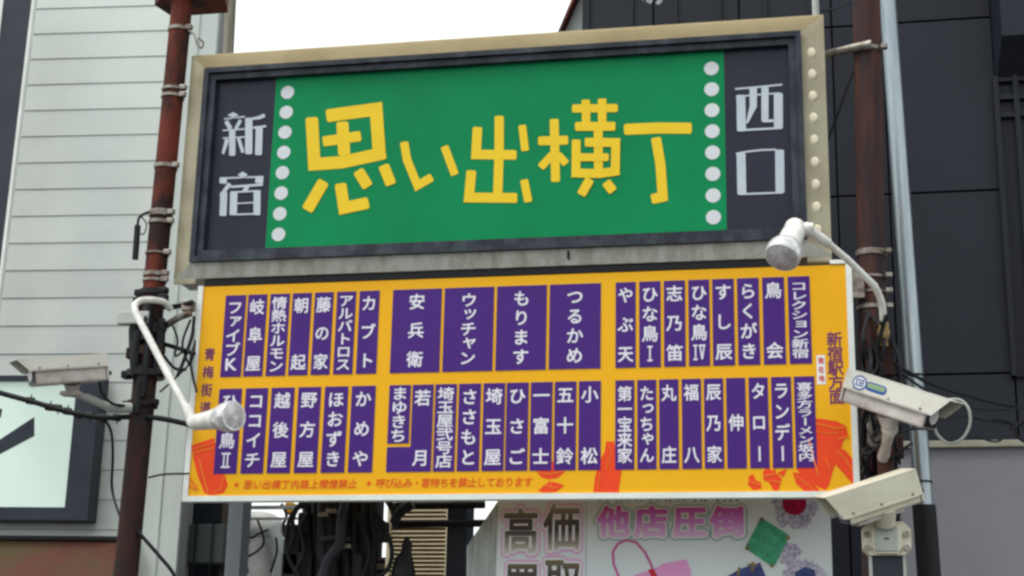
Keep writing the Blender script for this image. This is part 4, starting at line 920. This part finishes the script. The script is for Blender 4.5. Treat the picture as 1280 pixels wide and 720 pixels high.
mb = MB(); mb.tube(curve([P(432, 622, .5), P(427, 650, .48), P(424, 680, .5), P(410, 700, .5), P(398, 735, .5)]), .028, 12); obj('flex_hose', mb, mat('grey hose', S(52, 54, 60), S(40, 42, 46)), rs)
for (x0, y0, x1, y1) in ((355, 655, 372, 720), (372, 640, 386, 668), (352, 690, 388, 735), (470, 650, 480, 676), (440, 690, 452, 730)):
    A = P(x0, y0, .6); B = P(x1, y1, .6); mb = MB(); mb.bbox((A.x, .6, B.z), (B.x, .72, A.z), .012); obj('meter_box', mb, m_black, rs)
for k in range(7):
    p = P(random.uniform(392, 466), random.uniform(632, 700), .56); mb = MB(); mb.bbox(p-Vector((.03, .02, .012)), p+Vector((.03, .02, .012)), .003); obj('cable_tie', mb, m_band if k % 3 == 0 else m_hose, rs)
for pts in ([(375, 720), (362, 700), (358, 670), (364, 645), (378, 628), (392, 622)], [(470, 640), (482, 660), (490, 690), (484, 712), (470, 722)], [(386, 640), (376, 660), (380, 690), (368, 716)], [(446, 640), (462, 690), (448, 730)], [(388, 632), (374, 634), (366, 650), (368, 668), (360, 690)]):
    mb = MB(); mb.tube(curve([P(x, y, .55) for x, y in pts]), .013, 8); obj('cable', mb, m_cable, rs)
mb = MB(); 
for k, (px, py, rx) in enumerate(((500, 708, 11), (498, 700, 9))):
    pass
mb.tube([P(508, 672, .6), P(509, 680, .6), P(508, 690, .6), P(505, 700, .6), P(504, 716, .6), P(506, 740, .6)], [.012, .03, .03, .055, .07, .06], 12)
obj('hanging_bundle', mb, m_black, None, 'black wrapped bundle hanging before the cream shutter', 'cable bundle')
mb = MB(); mb.tube(curve([P(492, 655, .5), P(497, 644, .5), P(505, 636, .5), P(516, 630, .5)]), .03, 10); mb.tube(curve([P(484, 624, .5), P(492, 640, .5), P(494, 662, .5)]), .02, 10)
obj('insulator_clamp', mb, m_black, None, 'black clamp joining the two dark rails to the shutter side', 'clamp')
for y in (632, 655):
    A = P(495, y, .9); B = P(606, y-1, .9); mb = MB(); mb.tube([A, B], .022, 10); obj('dark_rail', mb, m_black, None, 'upper of two black rails before the cream shutter' if y == 632 else 'lower of two black rails before the cream shutter', 'rail')
A = P(558, 670, 1.0); B = P(583, 670, 1.0)
mb = MB(); mb.bbox((A.x, 1.0, 0), (B.x, 1.2, Z0+.9), .008); obj('dark_column', mb, m_darkblue, None, 'dark slate square column left of the shop banner', 'column')
# cream louvre shutter, further in
Ys = 5.0
A = P(484, 660, Ys); B = P(562, 660, Ys); zt4 = P(520, 590, Ys).z; zb4 = P(520, 760, Ys).z
sh = empty('louvre_shutter', 'sunlit cream louvred shutter seen through the gap under the boards', 'shutter', ((A.x+B.x)/2, Ys, zb4))
pit = MPP(520, 660, Ys)*5.2
mb = MB(); mb.box((A.x, Ys+.06, zb4), (B.x, Ys+.09, zt4)); obj('backing', mb, mat('brown shadowed timber', S(120, 98, 74)), sh)
z = zb4; mb = MB(); mb.hexa([(A.x+.03, Ys, z), (B.x-.03, Ys, z), (B.x-.03, Ys+.012, z), (A.x+.03, Ys+.012, z), (A.x+.03, Ys+.04, z+pit*.6), (B.x-.03, Ys+.04, z+pit*.6), (B.x-.03, Ys+.055, z+pit*.6), (A.x+.03, Ys+.055, z+pit*.6)])
s0_ = obj('slat', mb, m_cream, sh)
k = 1
while zb4+pit*(k+1) < zt4: inst(s0_, (0, 0, pit*k), sh); k += 1
for x in (A.x, B.x-.03): mb = MB(); mb.box((x, Ys-.01, zb4), (x+.03, Ys+.058, zt4)); obj('stile', mb, m_cream, sh)
# pale things beyond, left of the riser
Yh = 3.6
A = P(304, 700, Yh)
m_cowl = mat('pale weathered duct', S(222, 224, 220), S(176, 176, 170), scale=4, amt=.8)
ah = empty('vent_cowl', 'pale grey rounded duct cowl in the bright alley left of the black riser', 'duct', (P(330, 720, Yh).x, Yh, P(330, 760, Yh).z))
mb = MB(); mb.tube(curve([P(326, 790, Yh), P(328, 720, Yh), P(327, 690, Yh), P(322, 672, Yh), P(316, 660, Yh)], 6), .15, 18); obj('duct', mb, m_cowl, ah)
mb = MB(); mb.ball(P(323, 662, Yh), .18, 18, 10, (1.2, 1, .8)); obj('cowl', mb, m_cowl, ah)
mb = MB(); mb.tube(curve([P(340, 660, Yh-.2), P(350, 690, Yh-.2), P(346, 740, Yh-.2)], 6), .05, 12); obj('pale_pipe', mb, m_wall2, None, 'white pipe standing beside the rounded duct cowl', 'pipe')
for i, pts in enumerate(([(303, 664), (314, 672), (322, 668), (335, 662)], [(300, 700), (320, 690), (330, 676), (322, 650)], [(338, 716), (346, 690), (345, 672)], [(310, 716), (306, 690), (312, 676)])):
    cable(('short dark wire across the cowl', 'dark wire curling behind the cowl', 'dark wire right of the cowl', 'dark wire left below the cowl')[i], [(x, y, Yh-.35) for x, y in pts], .009)
# far house closing the alley
Yf = 9
t = empty('far_house', 'pale cream house far down the alley seen below the boards', 'house', (P(430, 700, Yf).x, Yf, 0))
A = P(300, 700, Yf); B = P(600, 700, Yf)
m_far = mat('far cream wall', S(214, 200, 170), S(170, 150, 120), scale=2)
mb = MB(); mb.box((A.x-1, Yf, 0), (B.x+1, Yf+4, P(400, 704, Yf).z)); obj('wall', mb, m_far, t)
mb = MB(); mb.box((A.x-1.05, Yf-.3, P(400, 704, Yf).z+.003), (B.x+1.05, Yf+4.1, P(400, 700, Yf).z)); obj('eave', mb, m_rustdark, t)
for px in (350, 372, 388, 478, 492):
    x = P(px, 700, Yf).x; mb = MB(); mb.box((x-.1, Yf-.02, P(px, 700, Yf).z-1), (x+.12, Yf-.001, P(px, 712, Yf).z)); w1 = obj('window', mb, m_glass, t)
mb = MB(); a = P(360, 636, 3.0); mb.tube(curve([P(352, 630, 3), P(358, 644, 3), P(354, 660, 3), P(360, 690, 3), P(358, 740, 3)]), .012, 8); obj('black_conduit', mb, m_cable, None, 'thin black conduit dropping right of the duct cowl', 'conduit')
A = P(356, 628, 3.2); B = P(366, 642, 3.2); mb = MB(); mb.bbox((A.x, 3.2, B.z), (B.x, 3.3, A.z), .01); obj('yellow_plate', mb, m_board, None, 'tiny yellow plate in the bright gap under the board', 'plate')
t = empty('alley_gantry', 'thin dark beams crossing the bright gap left of the riser', 'beam', P(345, 640, 1.4))
for y, h in ((634, 2.5), (648, 1.5)):
    A = P(303, y, 1.4); B = P(390, y, 1.4); mb = MB(); mb.box((A.x, 1.4, A.z-h*.004), (B.x, 1.44, A.z+h*.004)); obj('beam', mb, m_palegrey, t)
